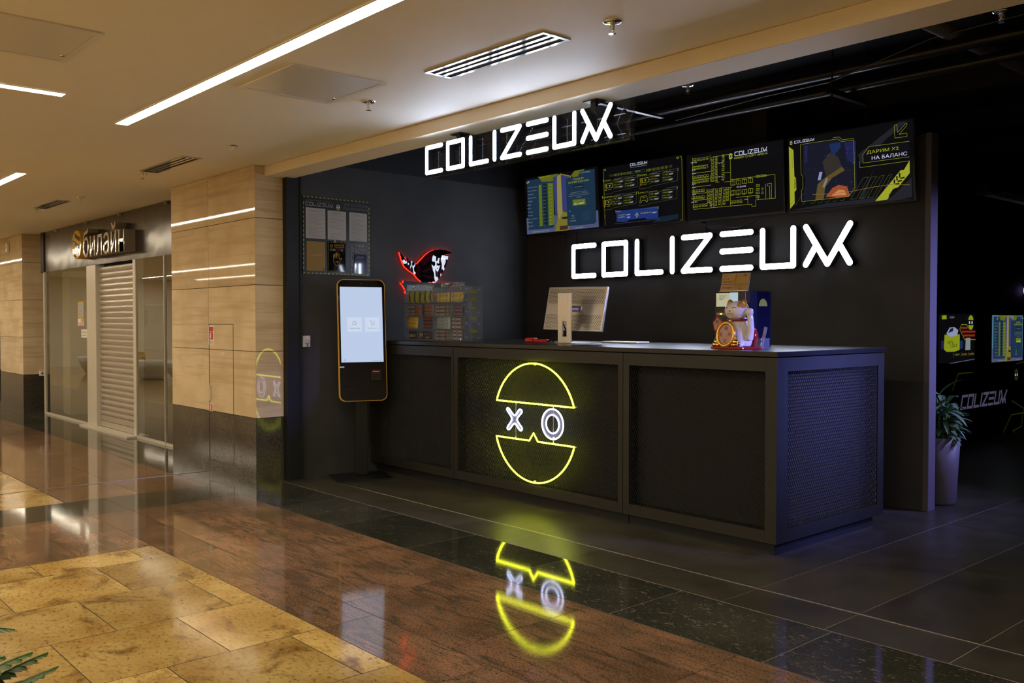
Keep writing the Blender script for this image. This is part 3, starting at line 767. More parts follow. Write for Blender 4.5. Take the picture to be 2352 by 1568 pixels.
('P','spark',0,[(533,263),(534,265),(536,263),(534,261)]),
('P','spark',0,[(508,288),(510,289),(511,288),(509,287)]),
('P','spark',0,[(404,328),(405,328),(406,327),(405,327)]),
('P','spark',0,[(274,202),(275,202),(276,202),(275,201)]),
('P','spark',0,[(158,282),(159,283),(161,282),(159,281)]),
('P','spark',0,[(376,316),(377,317),(378,316),(377,315)]),
('P','spark',0,[(571,392),(572,393),(574,392),(572,391)]),
('P','spark',0,[(229,272),(230,273),(231,272),(230,271)]),
('P','spark',0,[(296,224),(298,225),(299,223),(298,222)]),
('P','spark',0,[(384,158),(385,159),(386,158),(385,157)]),
('P','spark',0,[(166,429),(168,431),(170,429),(168,428)]),
('P','spark',0,[(412,397),(413,398),(414,396),(413,395)]),
('P','spark',0,[(219,338),(220,338),(221,338),(220,337)]),
('P','spark',0,[(443,156),(445,158),(446,156),(445,154)]),
('P','spark',0,[(459,132),(460,132),(461,132),(460,131)]),
('P','spark',0,[(265,146),(267,147),(269,146),(267,144)]),
('P','spark',0,[(319,150),(321,151),(322,149),(321,148)]),
('P','spark',0,[(497,366),(498,367),(499,366),(498,365)]),
('P','spark',0,[(338,442),(339,443),(341,442),(339,441)]),
('P','spark',0,[(557,346),(557,346),(558,346),(557,345)]),
('P','spark',0,[(159,452),(161,454),(163,452),(161,451)]),
('P','spark',0,[(302,390),(303,391),(304,390),(303,390)]),
('P','spark',0,[(564,312),(565,313),(566,312),(565,311)]),
('P','spark',0,[(167,494),(168,495),(169,494),(168,493)]),
('P','spark',0,[(438,425),(439,426),(440,425),(439,424)]),
('P','spark',0,[(357,399),(359,401),(361,398),(359,397)]),
('P','spark',0,[(193,315),(194,316),(196,314),(194,313)]),
('P','spark',0,[(319,134),(320,135),(321,133),(320,132)]),
('P','spark',0,[(248,352),(249,353),(250,352),(249,352)]),
('P','spark',0,[(327,403),(329,404),(331,402),(329,401)]),
('P','spark',0,[(502,293),(502,293),(503,292),(502,292)]),
('P','spark',0,[(254,414),(255,415),(256,414),(255,413)]),
('P','spark',0,[(241,184),(242,184),(243,183),(242,183)]),
('P','spark',0,[(158,169),(160,170),(162,169),(160,168)]),
('P','spark',0,[(567,319),(569,321),(571,319),(569,317)]),
('P','spark',0,[(425,196),(427,197),(428,195),(427,194)]),
('P','spark',0,[(360,455),(361,456),(362,455),(361,454)]),
('P','spark',0,[(517,148),(519,150),(520,148),(518,146)]),
('P','spark',0,[(288,258),(290,259),(291,257),(290,256)]),
('P','spark',0,[(420,187),(422,189),(423,187),(422,186)]),
('P','spark',0,[(426,233),(427,234),(429,233),(427,232)]),
('P','spark',0,[(538,126),(539,127),(539,126),(539,125)]),
('P','spark',0,[(557,123),(558,124),(560,122),(558,121)]),
('P','spark',0,[(156,180),(157,181),(158,180),(157,179)]),
('P','spark',0,[(558,227),(559,228),(559,227),(559,226)]),
('P','spark',0,[(213,273),(214,274),(216,273),(214,272)]),
('P','spark',0,[(464,143),(465,144),(466,143),(465,142)]),
('P','spark',0,[(137,173),(138,174),(139,173),(138,172)]),
('P','spark',0,[(521,427),(523,428),(525,426),(523,425)]),
('P','spark',0,[(479,159),(481,161),(482,159),(481,158)]),
('P','spark',0,[(522,396),(524,397),(525,396),(524,394)]),
('P','spark',0,[(284,172),(286,173),(288,171),(286,170)]),
('P','spark',0,[(349,299),(349,300),(350,299),(349,298)]),
('P','spark',0,[(152,294),(154,296),(155,294),(154,293)]),
('P','spark',0,[(515,252),(516,253),(517,252),(516,251)]),
('P','spark',0,[(299,216),(301,217),(302,216),(301,214)]),
('P','spark',0,[(140,205),(142,206),(144,204),(142,203)]),
('P','spark',0,[(176,311),(177,312),(179,311),(177,310)]),
('L','g',3,[(130,515),(451,512),(481,487),(579,486),(581,123),(528,66),(132,65),(131,154),(145,172),(146,263),(130,279),(130,515)]),
('L','g',3,[(411,526),(459,526),(489,499),(580,498)]),
('P','k',0,[(650,365),(698,418),(1004,414),(1003,303),(652,303)]),
('L','g',3,[(1004,414),(698,418),(650,365),(652,303),(1003,303)]),
('L','g',3,[(621,320),(624,272),(1004,274)]),
('T', 'g', 'ДАРИМ Х2', [(682, 361), (926, 396)]),
('T', 'w', 'НА БАЛАНС', [(720, 317), (988, 348)]),
('L','g',3,[(896,545),(916,547),(920,490),(981,544),(990,544),(989,529),(931,474),(989,475),(989,450),(899,452),(896,545)]),
('P','g',0,[(1007,276),(1007,187),(918,94),(882,86),(848,46),(845,24),(832,12),(742,10),(939,215),(963,214)]),
('P','k',0,[(885,153),(896,154),(897,124),(886,123)]),
('P','k',0,[(905,175),(916,176),(917,144),(906,143)]),
('P','k',0,[(925,195),(937,196),(937,163),(926,162)]),
('P','k',0,[(896,122),(927,126),(929,115),(898,113)]),
('P','k',0,[(916,142),(949,144),(949,134),(916,131)]),
('P','k',0,[(936,161),(969,164),(968,154),(935,151)]),
('L','flare',5,[(233,111),(405,99),(580,103),(723,115),(860,119),(1007,102)]),
],
'SLAM':[('P','sky',0,[(0,575),(1010,575),(1010,0),(0,0)]),
('P','skyd',0,[(-2,172),(1011,162),(1010,0),(0,0)]),
('P','olive',0,[(195,571),(485,577),(503,498),(251,516)]),
('P','olive',0,[(714,575),(849,575),(780,516),(711,484),(665,534)]),
('P','tblue',0,[(412,538),(477,561),(467,159),(428,157)]),
('P','gold',0,[(520,568),(664,529),(677,171),(601,-2),(417,1),(458,119),(469,542)]),
('P','goldl',0,[(470,547),(527,562),(532,184),(479,118),(459,210)]),
('P','tblue',0,[(526,555),(657,517),(653,163),(532,194)]),
('P','dk',0,[(523,139),(648,139),(647,114),(522,119)]),
('P','brn',0,[(484,52),(603,53),(595,13),(489,13)]),
('P','navy',0,[(36,555),(223,552),(255,513),(421,504),(413,62),(390,41),(34,46)]),
('P','navy',0,[(594,507),(759,511),(795,558),(980,557),(981,58),(954,38),(596,43)]),
('P','lime',0,[(206,490),(249,489),(246,75),(203,70)]),
('P','dk',0,[(271,491),(317,490),(315,75),(268,71)]),
('P','lime',0,[(338,493),(416,488),(413,73),(335,71)]),
('T', 'wd', 'UP-SPORTA 76 RU', [(43, 471), (182, 469)]),
('T', 'wd', '1', [(219, 465), (231, 478)]),
('T', 'wd', '35.0M', [(275, 465), (309, 473)]),
('T', 'wd', '80 000₽', [(351, 466), (406, 474)]),
('T', 'wd', 'BECK TALLOMNEY 11', [(43, 436), (186, 434)]),
('T', 'wd', '2', [(219, 430), (231, 442)]),
('T', 'wd', '33.1M', [(274, 429), (309, 437)]),
('T', 'wd', '75 000₽', [(351, 431), (406, 439)]),
('T', 'wd', 'THEORY TL', [(43, 400), (133, 404)]),
('T', 'wd', '3', [(219, 394), (231, 407)]),
('T', 'wd', '31.2M', [(274, 394), (309, 402)]),
('T', 'wd', '70 000₽', [(351, 396), (405, 404)]),
('T', 'wd', 'VIRTUS PLAYOR', [(43, 364), (166, 365)]),
('T', 'wd', '4', [(219, 358), (231, 371)]),
('T', 'wd', '29.3M', [(274, 358), (309, 366)]),
('T', 'wd', '65 000₽', [(351, 361), (405, 369)]),
('T', 'wd', 'TORNADO', [(42, 329), (116, 335)]),
('T', 'wd', '5', [(219, 323), (230, 335)]),
('T', 'wd', '27.4M', [(274, 322), (309, 331)]),
('T', 'wd', '60 000₽', [(351, 325), (405, 334)]),
('T', 'wd', 'FIVE', [(42, 293), (91, 301)]),
('T', 'wd', '6', [(219, 287), (230, 300)]),
('T', 'wd', '25.5M', [(274, 287), (309, 295)]),
('T', 'wd', '55 000₽', [(351, 290), (405, 298)]),
('T', 'wd', 'ROST', [(42, 257), (91, 266)]),
('T', 'wd', '7', [(218, 251), (230, 264)]),
('T', 'wd', '23.6M', [(274, 251), (309, 260)]),
('T', 'wd', '50 000₽', [(351, 255), (405, 263)]),
('T', 'wd', 'YEL AXE', [(42, 221), (116, 228)]),
('T', 'wd', '8', [(218, 215), (230, 228)]),
('T', 'wd', '21.7M', [(274, 216), (308, 224)]),
('T', 'wd', '45 000₽', [(350, 219), (405, 228)]),
('T', 'wd', 'TOR 345', [(42, 186), (116, 192)]),
('T', 'wd', '9', [(218, 180), (230, 193)]),
('T', 'wd', '19.8M', [(274, 180), (308, 189)]),
('T', 'wd', '40 000₽', [(350, 184), (405, 193)]),
('T', 'wd', 'MEDPARTYONS AUTTOBRAUGH', [(42, 150), (185, 151)]),
('T', 'wd', '10', [(218, 144), (230, 157)]),
('T', 'wd', '17.9M', [(273, 144), (308, 153)]),
('T', 'wd', '35 000₽', [(350, 148), (405, 158)]),
('T', 'wd', 'TWTROCK', [(41, 114), (115, 121)]),
('T', 'wd', '11', [(218, 108), (230, 121)]),
('T', 'wd', '15.10M', [(273, 109), (308, 118)]),
('T', 'wd', '30 000₽', [(350, 113), (405, 122)]),
('T', 'wd', 'YELL BOYS', [(41, 78), (132, 84)]),
('T', 'wd', '12', [(218, 72), (229, 85)]),
('T', 'wd', '13.11M', [(273, 73), (308, 82)]),
('T', 'wd', '25 000₽', [(350, 77), (405, 87)]),
('T', 'limet', 'COLIZEUM', [(710, 477), (849, 486)]),
('T', 'limet', 'SUMMER SLAM 2024', [(647, 451), (921, 458)]),
('P','dk',0,[(712,432),(850,429),(852,393),(714,394)]),
('T', 'wd', '01.06-30.06', [(728, 404), (839, 414)]),
('T', 'wd', 'Выполни простые задания', [(678, 355), (884, 362)]),
('T', 'wd', 'и забирай в год отличный проект', [(653, 341), (913, 343)]),
('T', 'wd', 'Новый Бравый рейд и топовые места', [(646, 323), (926, 327)]),
('T', 'wd', 'места!', [(754, 306), (815, 311)]),
('P','lime',0,[(699,291),(868,287),(872,230),(700,231)]),
('T', 'wd', 'Призовой фонд', [(712, 268), (854, 276)]),
('T', 'w', '455 000₽', [(714, 240), (853, 256)]),
('T', 'limet', '1 000 000₽', [(712, 12), (831, 22)]),
('T', 'limet', 'СОРЕВНОВАНИЕ ГОДА', [(116, 12), (361, 23)]),
('T', 'limet', 'КИБЕР СПОРТ', [(260, 550), (399, 562)]),
('T', 'wd', 'VALORANT', [(667, 110), (731, 117)]),
('T', 'wd', 'МОСКВА', [(660, 81), (739, 84)]),
('P','wd',0,[(682,145),(699,126),(719,145),(702,135)]),
('LOGO','wd',0,[(835,531),(943,537)]),
('ROG','wd',0,[(45,518),(103,540)]),
('L','lime',6,[(818,541),(828,541)]),
('L','lime',6,[(818,528),(827,528)]),
('P','teal2',0,[(653,191),(665,195),(675,186),(672,177),(657,175)]),
('P','navy2',0,[(833,165),(927,164),(928,74),(835,72)]),
],
}
# ================================================================ SETTING
def fl_rows(mb, along, edges, s0, step, lo, hi, stag, m, z=0.0, g=.0012):
    """rows of slabs between successive edges; 'along' is the axis the rows run along"""
    for i, (a, b) in enumerate(zip(edges, edges[1:])):
        off = s0 + stag[i % len(stag)]; k = math.floor((lo-off)/step); q = off+k*step
        while q < hi:
            p0, p1 = max(q, lo), min(q+step, hi)
            if p1-p0 > .01:
                if along == 'x': mb.slab(p0, p1, a, b, z, m, g)
                else: mb.slab(a, b, p0, p1, z, m, g)
            q += step
fb = MB()
yx = [-5.73, -5.42]+[-4.84+.585*i for i in range(0, 16)]
fl_rows(fb, 'y', yx, 2.10, .55, -6.5, 2.10, [-.15, -.43], 'yellow_stone', 0, .0021)
fl_rows(fb, 'x', [2.10, 2.385, 2.95, 3.24], -3.67, .86, -6.93, 3.93, [.0, -.26, .60], 'red_stone', 0, .0018)
fl_rows(fb, 'y', [-6.93, -6.33, -5.73], 2.10, .86, -6.5, 2.10, [0, -.43], 'red_stone')
fl_rows(fb, 'x', [3.24, 3.80], -4.62, .842, -6.93, 3.93, [0], 'black_stone', 0, .0018)
fb.box(-6.93, 4, 3.242, 3.80, -.01, -.0008, 'grout_light')
fl_rows(fb, 'y', [-7.53, -6.93], 3.24, .86, -6.5, 3.80, [0], 'black_stone')
fl_rows(fb, 'x', [3.24, 3.60, 3.96], -7.53, .86, -20, -7.53, [0, .4], 'black_stone')
fl_rows(fb, 'x', [2.10, 2.67, 3.24], -7.53, .86, -30, -7.53, [0, .4], 'red_stone')
fl_rows(fb, 'x', [-6.5+.573*i for i in range(0, 16)], -7.53, .9, -30, -7.53, [0, .45], 'yellow_stone')
fl_rows(fb, 'x', [3.803, 4.133], -3.25, .5565, -7.34, 3.93, [0], 'grey_tile', 0, .0022)
fl_rows(fb, 'y', [-7.7+.0+.5565*i-.003 for i in range(0, 22)], 5.28, 1.155, 4.14, 15.2, [0], 'grey_tile', 0, .0022)
fb.box(-30, 4, -6.5, 3.8, -.08, -.0012, 'grout'); fb.box(-7.6, 4.6, 3.8, 15.2, -.08, -.0012, 'grout_light'); fb.box(-30, -7.34, 3.8, 7, -.08, -.0012, 'grout')
struct('floor', fb)
struct('trim_1', box1(-7.25, 3.9, 4.129, 4.137, -.001, .0025), 'steel')      # steel threshold strip
struct('trim_2', box1(-8.262, -8.238, -6.5, 3.59, -.001, .002), 'steel')    # expansion joint across the mall floor
# mall ceiling and dropped bulkhead over the opening
struct('ceiling', box1(-30, 4.5, -6.6, 4.1, 2.74, 2.80).box(-30, -7.34, 4.1, 7.2, 2.74, 2.80), 'ceiling')
struct('trim_3', box1(-7.345, 4.5, 3.68, 3.93, 2.652, 2.739), 'trim_beige', bevel=.004)
# shell of the mall out of the frame
for nm, a in (('wall_south', (-30,4.5,-6.7,-6.5,0,2.8)), ('wall_east', (4.3,4.5,-6.5,3.9,0,2.8)), ('wall_west', (-30.2,-30,-6.5,7,0,2.8))):
    struct(nm, box1(*a), 'pale_wall')
# arena shell
struct('wall_left', box1(-7.42, -7.3, 3.96, 6.74, 0, 2.81), 'concrete')
struct('wall_left_upper', box1(-7.42, -7.3, 3.93, 15, 2.81, 3.5), 'void')
struct('wall_back', box1(-7.42, -3.0, 6.73, 6.83, 0, 2.77), 'concrete')
struct('trim_4', box1(-2.998, -2.955, 6.722, 6.838, 0, 2.775), 'planter', bevel=.003)   # metal end cap of the partition
struct('wall_far', box1(-4.55, -4.4, 6.83, 15.2, 0, 3.4), 'void')
struct('wall_north', box1(-4.5, 4.5, 15.2, 15.3, 0, 3.4), 'void')
struct('wall_right', box1(4.45, 4.6, 3.9, 15.2, 0, 3.4), 'void')
struct('ceiling_arena', box1(-7.6, 4.6, 3.93, 15.2, 3.4, 3.5), 'void')
struct('trim_5', box1(-7.3, 4.5, 3.935, 3.98, 2.80, 3.4), 'void')
struct('trim_6', MB().box(-7.34, -7.27, 3.85, 3.975, 0, 2.70).box(-7.30, -7.262, 3.975, 3.99, 0, 2.70), 'black', bevel=.003)  # dark steel jamb left of the opening
struct('trim_7', box1(-5.2, 3.9, 4.03, 4.045, 2.695, 2.71), 'silver')   # thin bright rail behind the bulkhead
# ---------------------------------------------------------------- stone-clad columns
def skew(mb, xa, xb, ya, yb, za, zb):
    d = (yb-ya)*.0307 if xb > -10 else 0   # the end face of the nearer column is not quite square
    mb.add([(xa,ya,za),(xb,ya,za),(xb+d,yb,za),(xa,yb,za),(xa,ya,zb),(xb,ya,zb),(xb+d,yb,zb),(xa,yb,zb)], [(3,2,1,0),(4,5,6,7),(0,1,5,4),(1,2,6,5),(2,3,7,6),(3,0,4,7)])
def column(x0, x1, y0, y1, zs, vj, label, side_joint=True):
    t = thing('stone_column', label, 'column', ((x0+x1)/2, (y0+y1)/2, 0))
    core = MB().box(x0+.02, x1-.02, y0+.02, y1-.02, 0, 2.74); obj('core', core, 'joint', t)
    zz = zs+[2.74]; g = .0025; base = MB(); cl = MB()
    xs = [x0]+vj+[x1]
    for (za, zb), mb in zip(zip(zz, zz[1:]), [cl]*9):
        for a, b in zip(xs, xs[1:]): mb.box(a+g, b-g, y0, y0+.02, za+g, zb-g)
        skew(mb, x1-.02, x1, y0+g, y1-g, za+g, zb-g); mb.box(x0, x0+.02, y0+g, y1-g, za+g, zb-g)
    for a, b in zip(xs, xs[1:]): base.box(a+g, b-g, y0, y0+.02, .0, zs[0]-g)
    skew(base, x1-.02, x1, y0+g, y1-g, 0, zs[0]-g); base.box(x0, x0+.02, y0+g, y1-g, 0, zs[0]-g)
    obj('travertine_cladding', cl, 'travertine', t, label='honey travertine slabs'); obj('plinth_cladding', base, 'dark_granite', t, label='dark granite slabs up to knee height')
    return t
cA = column(-9.2, -7.345, 3.59, 3.85, [.56, 1.137, 1.713, 2.290], [-8.31], 'nearer stone-clad column right of the shuttered shop, with a fire cabinet door')
cab = MB()
for a in ((-8.305,-8.299,.1,1.372),(-7.788,-7.782,.1,1.372),(-8.305,-7.782,1.369,1.374),(-8.305,-7.782,.098,.103)): cab.box(a[0],a[1],3.5885,3.592,a[2],a[3])
obj('cabinet_door_gap', cab, 'black', cA)
obj('door_handle', MB().box(-8.302,-8.262,3.582,3.59,.655,.80), 'silver', cA, bevel=.002)
cB = column(-16.9, -15.5, 3.74, 4.05, [.575, 1.152, 1.729, 2.305], [], 'farther stone-clad column at the left edge beyond the shuttered shop')
# stickers and small fittings
def sticker(name, label, cat, T, draw, w, h):
    c = MB(T); c.rect(0, 0, w, h, 'white', -.0002); draw(c); o = obj(name, c); tag(o, label, cat); return o
def fire1(c): c.rect(.012,.125,.108,.17,'red'); c.rect(.02,.05,.10,.12,'red'); c.rect(.035,.06,.06,.11,'white'); c.text('ПК-1',.02,.012,.028,'red',.08)
sticker('fire_hose_sticker', 'red and white fire hose sticker at eye height on the nearer column', 'sign', backT((-8.315,3.5895,1.178)), fire1, .12, .18)
sticker('small_label', 'tiny white label on the cabinet door of the nearer column', 'label', backT((-8.04,3.5895,1.09)), lambda c: c.text('ключ',.008,.006,.012,'ink',.045), .062, .024)
def fire2(c): c.rect(.008,.006,.076,.066,'red'); c.rect(.03,.014,.05,.058,'white')
sticker('fire_extinguisher_sticker', 'small red sticker low on the nearer column under the door handle', 'sign', backT((-8.315,3.5895,.556)), fire2, .084, .072)
s_ = thing('wall_socket', 'white power socket low on the inner side of the farther column', 'socket', (-15.495,4.0,.585)); obj('plate', MB().box(-15.499,-15.46,3.962,4.045,.55,.625), 'white', s_, bevel=.006); obj('hole', MB(wallT((-15.459,4.0,.588))).prism(arc(0,0,.014,0,360,10)[:-1],-.001,0), 'black', s_)
s_ = thing('wall_sensor', 'white sensor box near the top of the farther column', 'sensor', (-16.29,3.735,2.56)); obj('housing', MB().box(-16.33,-16.23,3.70,3.739,2.50,2.64), 'white', s_, bevel=.008); obj('lens', MB().ell((-16.28,3.70,2.57),(.022,.012,.022)), 'silver', s_, True)
s_ = thing('wall_socket', 'white switch plate with a short cord on the dark wall by the steel jamb', 'socket', (-7.295,4.04,1.22)); obj('plate', MB().box(-7.299,-7.285,4.01,4.085,1.17,1.27), 'white', s_, bevel=.003); obj('plug', MB().box(-7.285,-7.268,4.03,4.062,1.20,1.235), 'silver', s_, bevel=.003); obj('cord', MB().tube([(-7.275,4.045,1.205),(-7.27,4.047,1.17),(-7.285,4.05,1.14)],.004), 'ink', s_)
# ---------------------------------------------------------------- ceiling fittings
def strip(x0, x1, y0, y1, label):
    t = thing('light_strip', label, 'ceiling light', ((x0+x1)/2,(y0+y1)/2,2.739), 'light strips recessed in the mall ceiling')
    obj('diffuser', box1(x0,x1,y0,y1,2.736,2.739), 'led', t); e = .006
    obj('frame', MB().box(x0-e,x1+e,y0-e,y0,2.7345,2.7395).box(x0-e,x1+e,y1,y1+e,2.7345,2.7395).box(x0-e,x0,y0,y1,2.7345,2.7395).box(x1,x1+e,y0,y1,2.7345,2.7395), 'ceiling', t)
strip(-6.43, 2.5, 2.135, 2.215, 'long glowing strip running over the middle of the ceiling')
strip(-5.87, -5.79, -5, 1.64, 'short piece of glowing strip pointing in from the left edge, nearer than the far one')
strip(-29, -9.15, 2.17, 2.25, 'glowing strip low at the left edge, farthest along the corridor')
strip(-6.43, 2.5, -2.6, -2.52, 'glowing strip behind the viewer, parallel to the long one')
strip(-29, -9.15, -2.6, -2.52, 'glowing strip on the far side of the corridor left of the viewer')
strip(-6.43, 2.5, -5.0, -4.92, 'glowing strip by the wall behind the viewer')
strip(-29, -9.15, -5.0, -4.92, 'glowing strip along the far wall of the corridor')
strip(-9.15, -9.07, -2.5, 1.3, 'glowing crosswise strip beyond the left edge of the view')
def hatch(x0, x1, y0, y1, label):
    t = thing('access_hatch', label, 'access panel', ((x0+x1)/2,(y0+y1)/2,2.739), 'access hatches in the mall ceiling')
    e = .03; obj('frame', MB().box(x0,x1,y0,y0+e,2.731,2.7395).box(x0,x1,y1-e,y1,2.731,2.7395).box(x0,x0+e,y0+e,y1-e,2.731,2.7395).box(x1-e,x1,y0+e,y1-e,2.731,2.7395), 'hatch', t, bevel=.002)
    obj('door', box1(x0+e+.003,x1-e-.003,y0+e+.003,y1-e-.003,2.734,2.7395), 'hatch', t); obj('lock', MB().lathe([(.009,-.006),(.011,-.003),(.011,0)],12,(x0+.14,y1-.05-(.0),2.734)), 'chrome', t)
M['hatch'] = mat('satin_hatch', (.80,.76,.68), .28, .25)
hatch(-4.97, -4.33, 2.33, 2.92, 'satin access hatch between the long light strip and the shopfront')
hatch(-5.09, -4.46, .83, 1.44, 'access hatch cut by the left edge of the picture')
def vent(x0, x1, y0, y1, label):
    t = thing('slot_diffuser', label, 'air vent', ((x0+x1)/2,(y0+y1)/2,2.739), 'slot air vents in the mall ceiling')
    obj('throat', box1(x0+.01,x1-.01,y0+.01,y1-.01,2.737,2.7395), 'black', t); w_ = (y1-y0)
    fr = MB().box(x0,x1,y0,y0+.02,2.731,2.7395).box(x0,x1,y1-.02,y1,2.731,2.7395).box(x0,x0+.02,y0+.02,y1-.02,2.731,2.7395).box(x1-.02,x1,y0+.02,y1-.02,2.731,2.7395)
    obj('frame', fr, 'chrome_vent', t)
    for i in (1, 2): q = y0+.02+(w_-.04)*i/3; obj('slat', box1(x0+.02,x1-.02,q-.011,q+.011,2.732,2.7385), 'chrome_vent', t)
M['chrome_vent'] = mat('polished_aluminium', (.55,.54,.53), .12, 1)
vent(-4.0, -3.075, 2.935, 3.115, 'bright slot vent in the ceiling above the hanging sign')
vent(-8.3, -7.33, 2.96, 3.12, 'slot vent in the ceiling in front of the nearer column')
vent(-11.83, -10.9, 2.98, 3.13, 'farthest slot vent, in front of the shuttered shop')
def sprinkler(x, y, z, label, first=[]):
    if not first:
        t = thing('sprinkler', label, 'sprinkler', (x,y,z), 'fire sprinklers')
        obj('escutcheon', MB().lathe([(.012,-.012),(.035,-.010),(.044,-.003),(.045,0)],20,(x,y,z)), 'chrome', t, True)
        obj('head', MB().lathe([(.009,-.04),(.007,-.03),(.012,-.02),(.010,-.008)],12,(x,y,z)).tube([(x-.012,y,z-.015),(x-.014,y,z-.035),(x,y,z-.052)],.002,5).tube([(x+.012,y,z-.015),(x+.014,y,z-.035),(x,y,z-.052)],.002,5), 'silver', t, True)
        obj('deflector', MB().lathe([(.017,-.055),(.017,-.053)],12,(x,y,z)), 'chrome', t); first.append(t); return
    dup(first[0], (x,y,z), label)
def dup(root, loc, label=None):
    r = root.copy(); col.objects.link(r); r.location = loc
    if label: r['label'] = label
    for ch in list(root.children):
        c = ch.copy(); col.objects.link(c); c.parent = r
        for g_ in ch.children: d_ = g_.copy(); col.objects.link(d_); d_.parent = c
    return r
sprinkler(-2.78, 3.08, 2.74, 'nearest sprinkler, right of the bright slot vent')
sprinkler(-4.77, 3.08, 2.74, 'second nearest sprinkler, beside the satin access hatch')
sprinkler(-6.65, 3.07, 2.74, 'sprinkler midway between the satin hatch and the nearer column')
sprinkler(-8.42, 3.03, 2.74, 'sprinkler touching the left end of the vent before the nearer column')
sprinkler(-10.5, 3.12, 2.74, 'sprinkler right of the farthest slot vent')
sprinkler(-11.95, 3.05, 2.74, 'sprinkler left of the farthest slot vent')
sprinkler(-3.87, 5.05, 3.0, 'sprinkler hanging in the dark under the black ceiling above the hanging sign')
sprinkler(-1.85, 5.0, 2.98, 'sprinkler in the dark top right corner')
for x, y, z in ((-3.87,5.05,3.0), (-1.85,5.0,2.98)): tag(obj('sprinkler_pipe', MB().tube([(x,y,z),(x,y,3.4)],.013), 'black_satin'), 'thin black drop pipe above the dark-ceiling sprinkler at the '+('right corner' if x > -3 else 'middle'), 'pipe')
# ---------------------------------------------------------------- the shuttered shop
sh = thing('shop_fascia', 'brushed dark metal fascia above the shuttered shop', 'fascia', (-12.2,3.93,2.14))
M['fascia'] = noisy('brushed_dark_metal', (.10,.092,.08), (.13,.12,.105), 2.0, .20, (1,1,1.5), bump=.0, metal=.85)
def wavy(m, sc, st, dist):
    n, l, b = nodes(m); tc = N(n,'ShaderNodeTexCoord'); no = N(n,'ShaderNodeTexNoise'); no.inputs['Scale'].default_value = sc; no.inputs['Detail'].default_value = 2
    bp = N(n,'ShaderNodeBump'); bp.inputs['Strength'].default_value = st; bp.inputs['Distance'].default_value = dist
    l.new(tc.outputs['Object'], no.inputs['Vector']); l.new(no.outputs[0], bp.inputs['Height']); l.new(bp.outputs[0], b.inputs['Normal'])
wavy(M['fascia'], 2.2, .5, .02)
obj('metal_panel', box1(-15.0,-9.2,3.93,4.05,2.14,2.735), 'fascia', sh); obj('end_panel', box1(-15.16,-15.002,3.915,4.05,2.12,2.735), 'black_satin', sh)
for x in (-14.4,-13.0,-11.7,-10.2): obj('bracket', box1(x,x+.02,3.90,3.93,2.70,2.739), 'silver', sh)
lt = thing('shop_name_sign', 'pale channel letters with a striped disc on the shop fascia', 'sign', (-12.2,3.92,2.23))
M['letter_face'] = mat('cream_gloss_acrylic', (.50,.44,.33), .08); M['letter_side'] = mat('grey_letter_side', (.20,.165,.13), .5)
wavy(M['letter_face'], 9, .4, .01)
def chan(ch, x0, x1, z0, z1):
    vs, fs, tw, th = text_geo(ch); kx = (x1-x0)/tw; kz = (z1-z0)/th
    c = MB(); P = [(x0+a*kx, z0+b*kz) for a, b in vs]; k = len(P)
    c.add([(x,3.80,z) for x, z in P], fs, 'letter_face')
    ec = {}
    for f in fs:
        for i in range(len(f)):
            e = (f[i], f[(i+1) % len(f)]); ec[e] = ec.get(e, 0)+1
    side = [e for e in ec if (e[1], e[0]) not in ec]
    c.add([(x,3.80,z) for x, z in P]+[(x,3.93,z) for x, z in P], [(a, a+k, b+k, b) for a, b in side], 'letter_side')
    obj('letter', c, None, lt)
for q in (('б',-12.73,-12.50,2.232,2.60),('и',-12.45,-12.25,2.232,2.495),('л',-12.205,-11.985,2.232,2.495),('а',-11.93,-11.72,2.232,2.50),('и',-11.655,-11.455,2.235,2.495),('н',-11.385,-11.18,2.232,2.495)): chan(*q)
bre = arc(-11.555,2.60,.08,180,360,10)+arc(-11.555,2.60,.035,360,180,8)
obj('letter_breve', MB().prism(bre,3.80,3.93,'letter_side').poly(bre,'letter_face',3.7995), None, lt)
dc = MB(); E = [(-13.01+.195*math.cos(a), 2.42+.19*math.sin(a)) for a in [math.radians(q*12) for q in range(30)]]
M['disc_yellow'] = mat('yellow_acrylic', (.62,.36,.02), .08); M['disc_black'] = mat('black_acrylic', (.02,.018,.015), .08); wavy(M['disc_yellow'],9,.4,.01); wavy(M['disc_black'],9,.4,.01)
dc.prism(E, 3.802, 3.93, 'disc_yellow')
def inE(x, z, k=1): return ((x+13.01)/.195)**2+((z-2.42)/.19)**2 < k
for z0 in (2.53, 2.42, 2.31, 2.255):   # black bands, curved
    wv = .028 if z0 > 2.3 else .012
    top = []; bot = []
    for i in range(17):
        x = -13.2+i*.38/16; zt = z0+.05*math.cos((x+13.25)*7)+wv/1; zb = z0+.05*math.cos((x+13.25)*7)-wv
        if inE(x, zt, .96) and inE(x, zb, .96): top.append((x,zt)); bot.append((x,zb))
    if len(top) > 2: dc.poly(bot+top[::-1], 'disc_black', 3.8005)
obj('striped_disc', dc, None, lt, label='yellow and black striped disc')
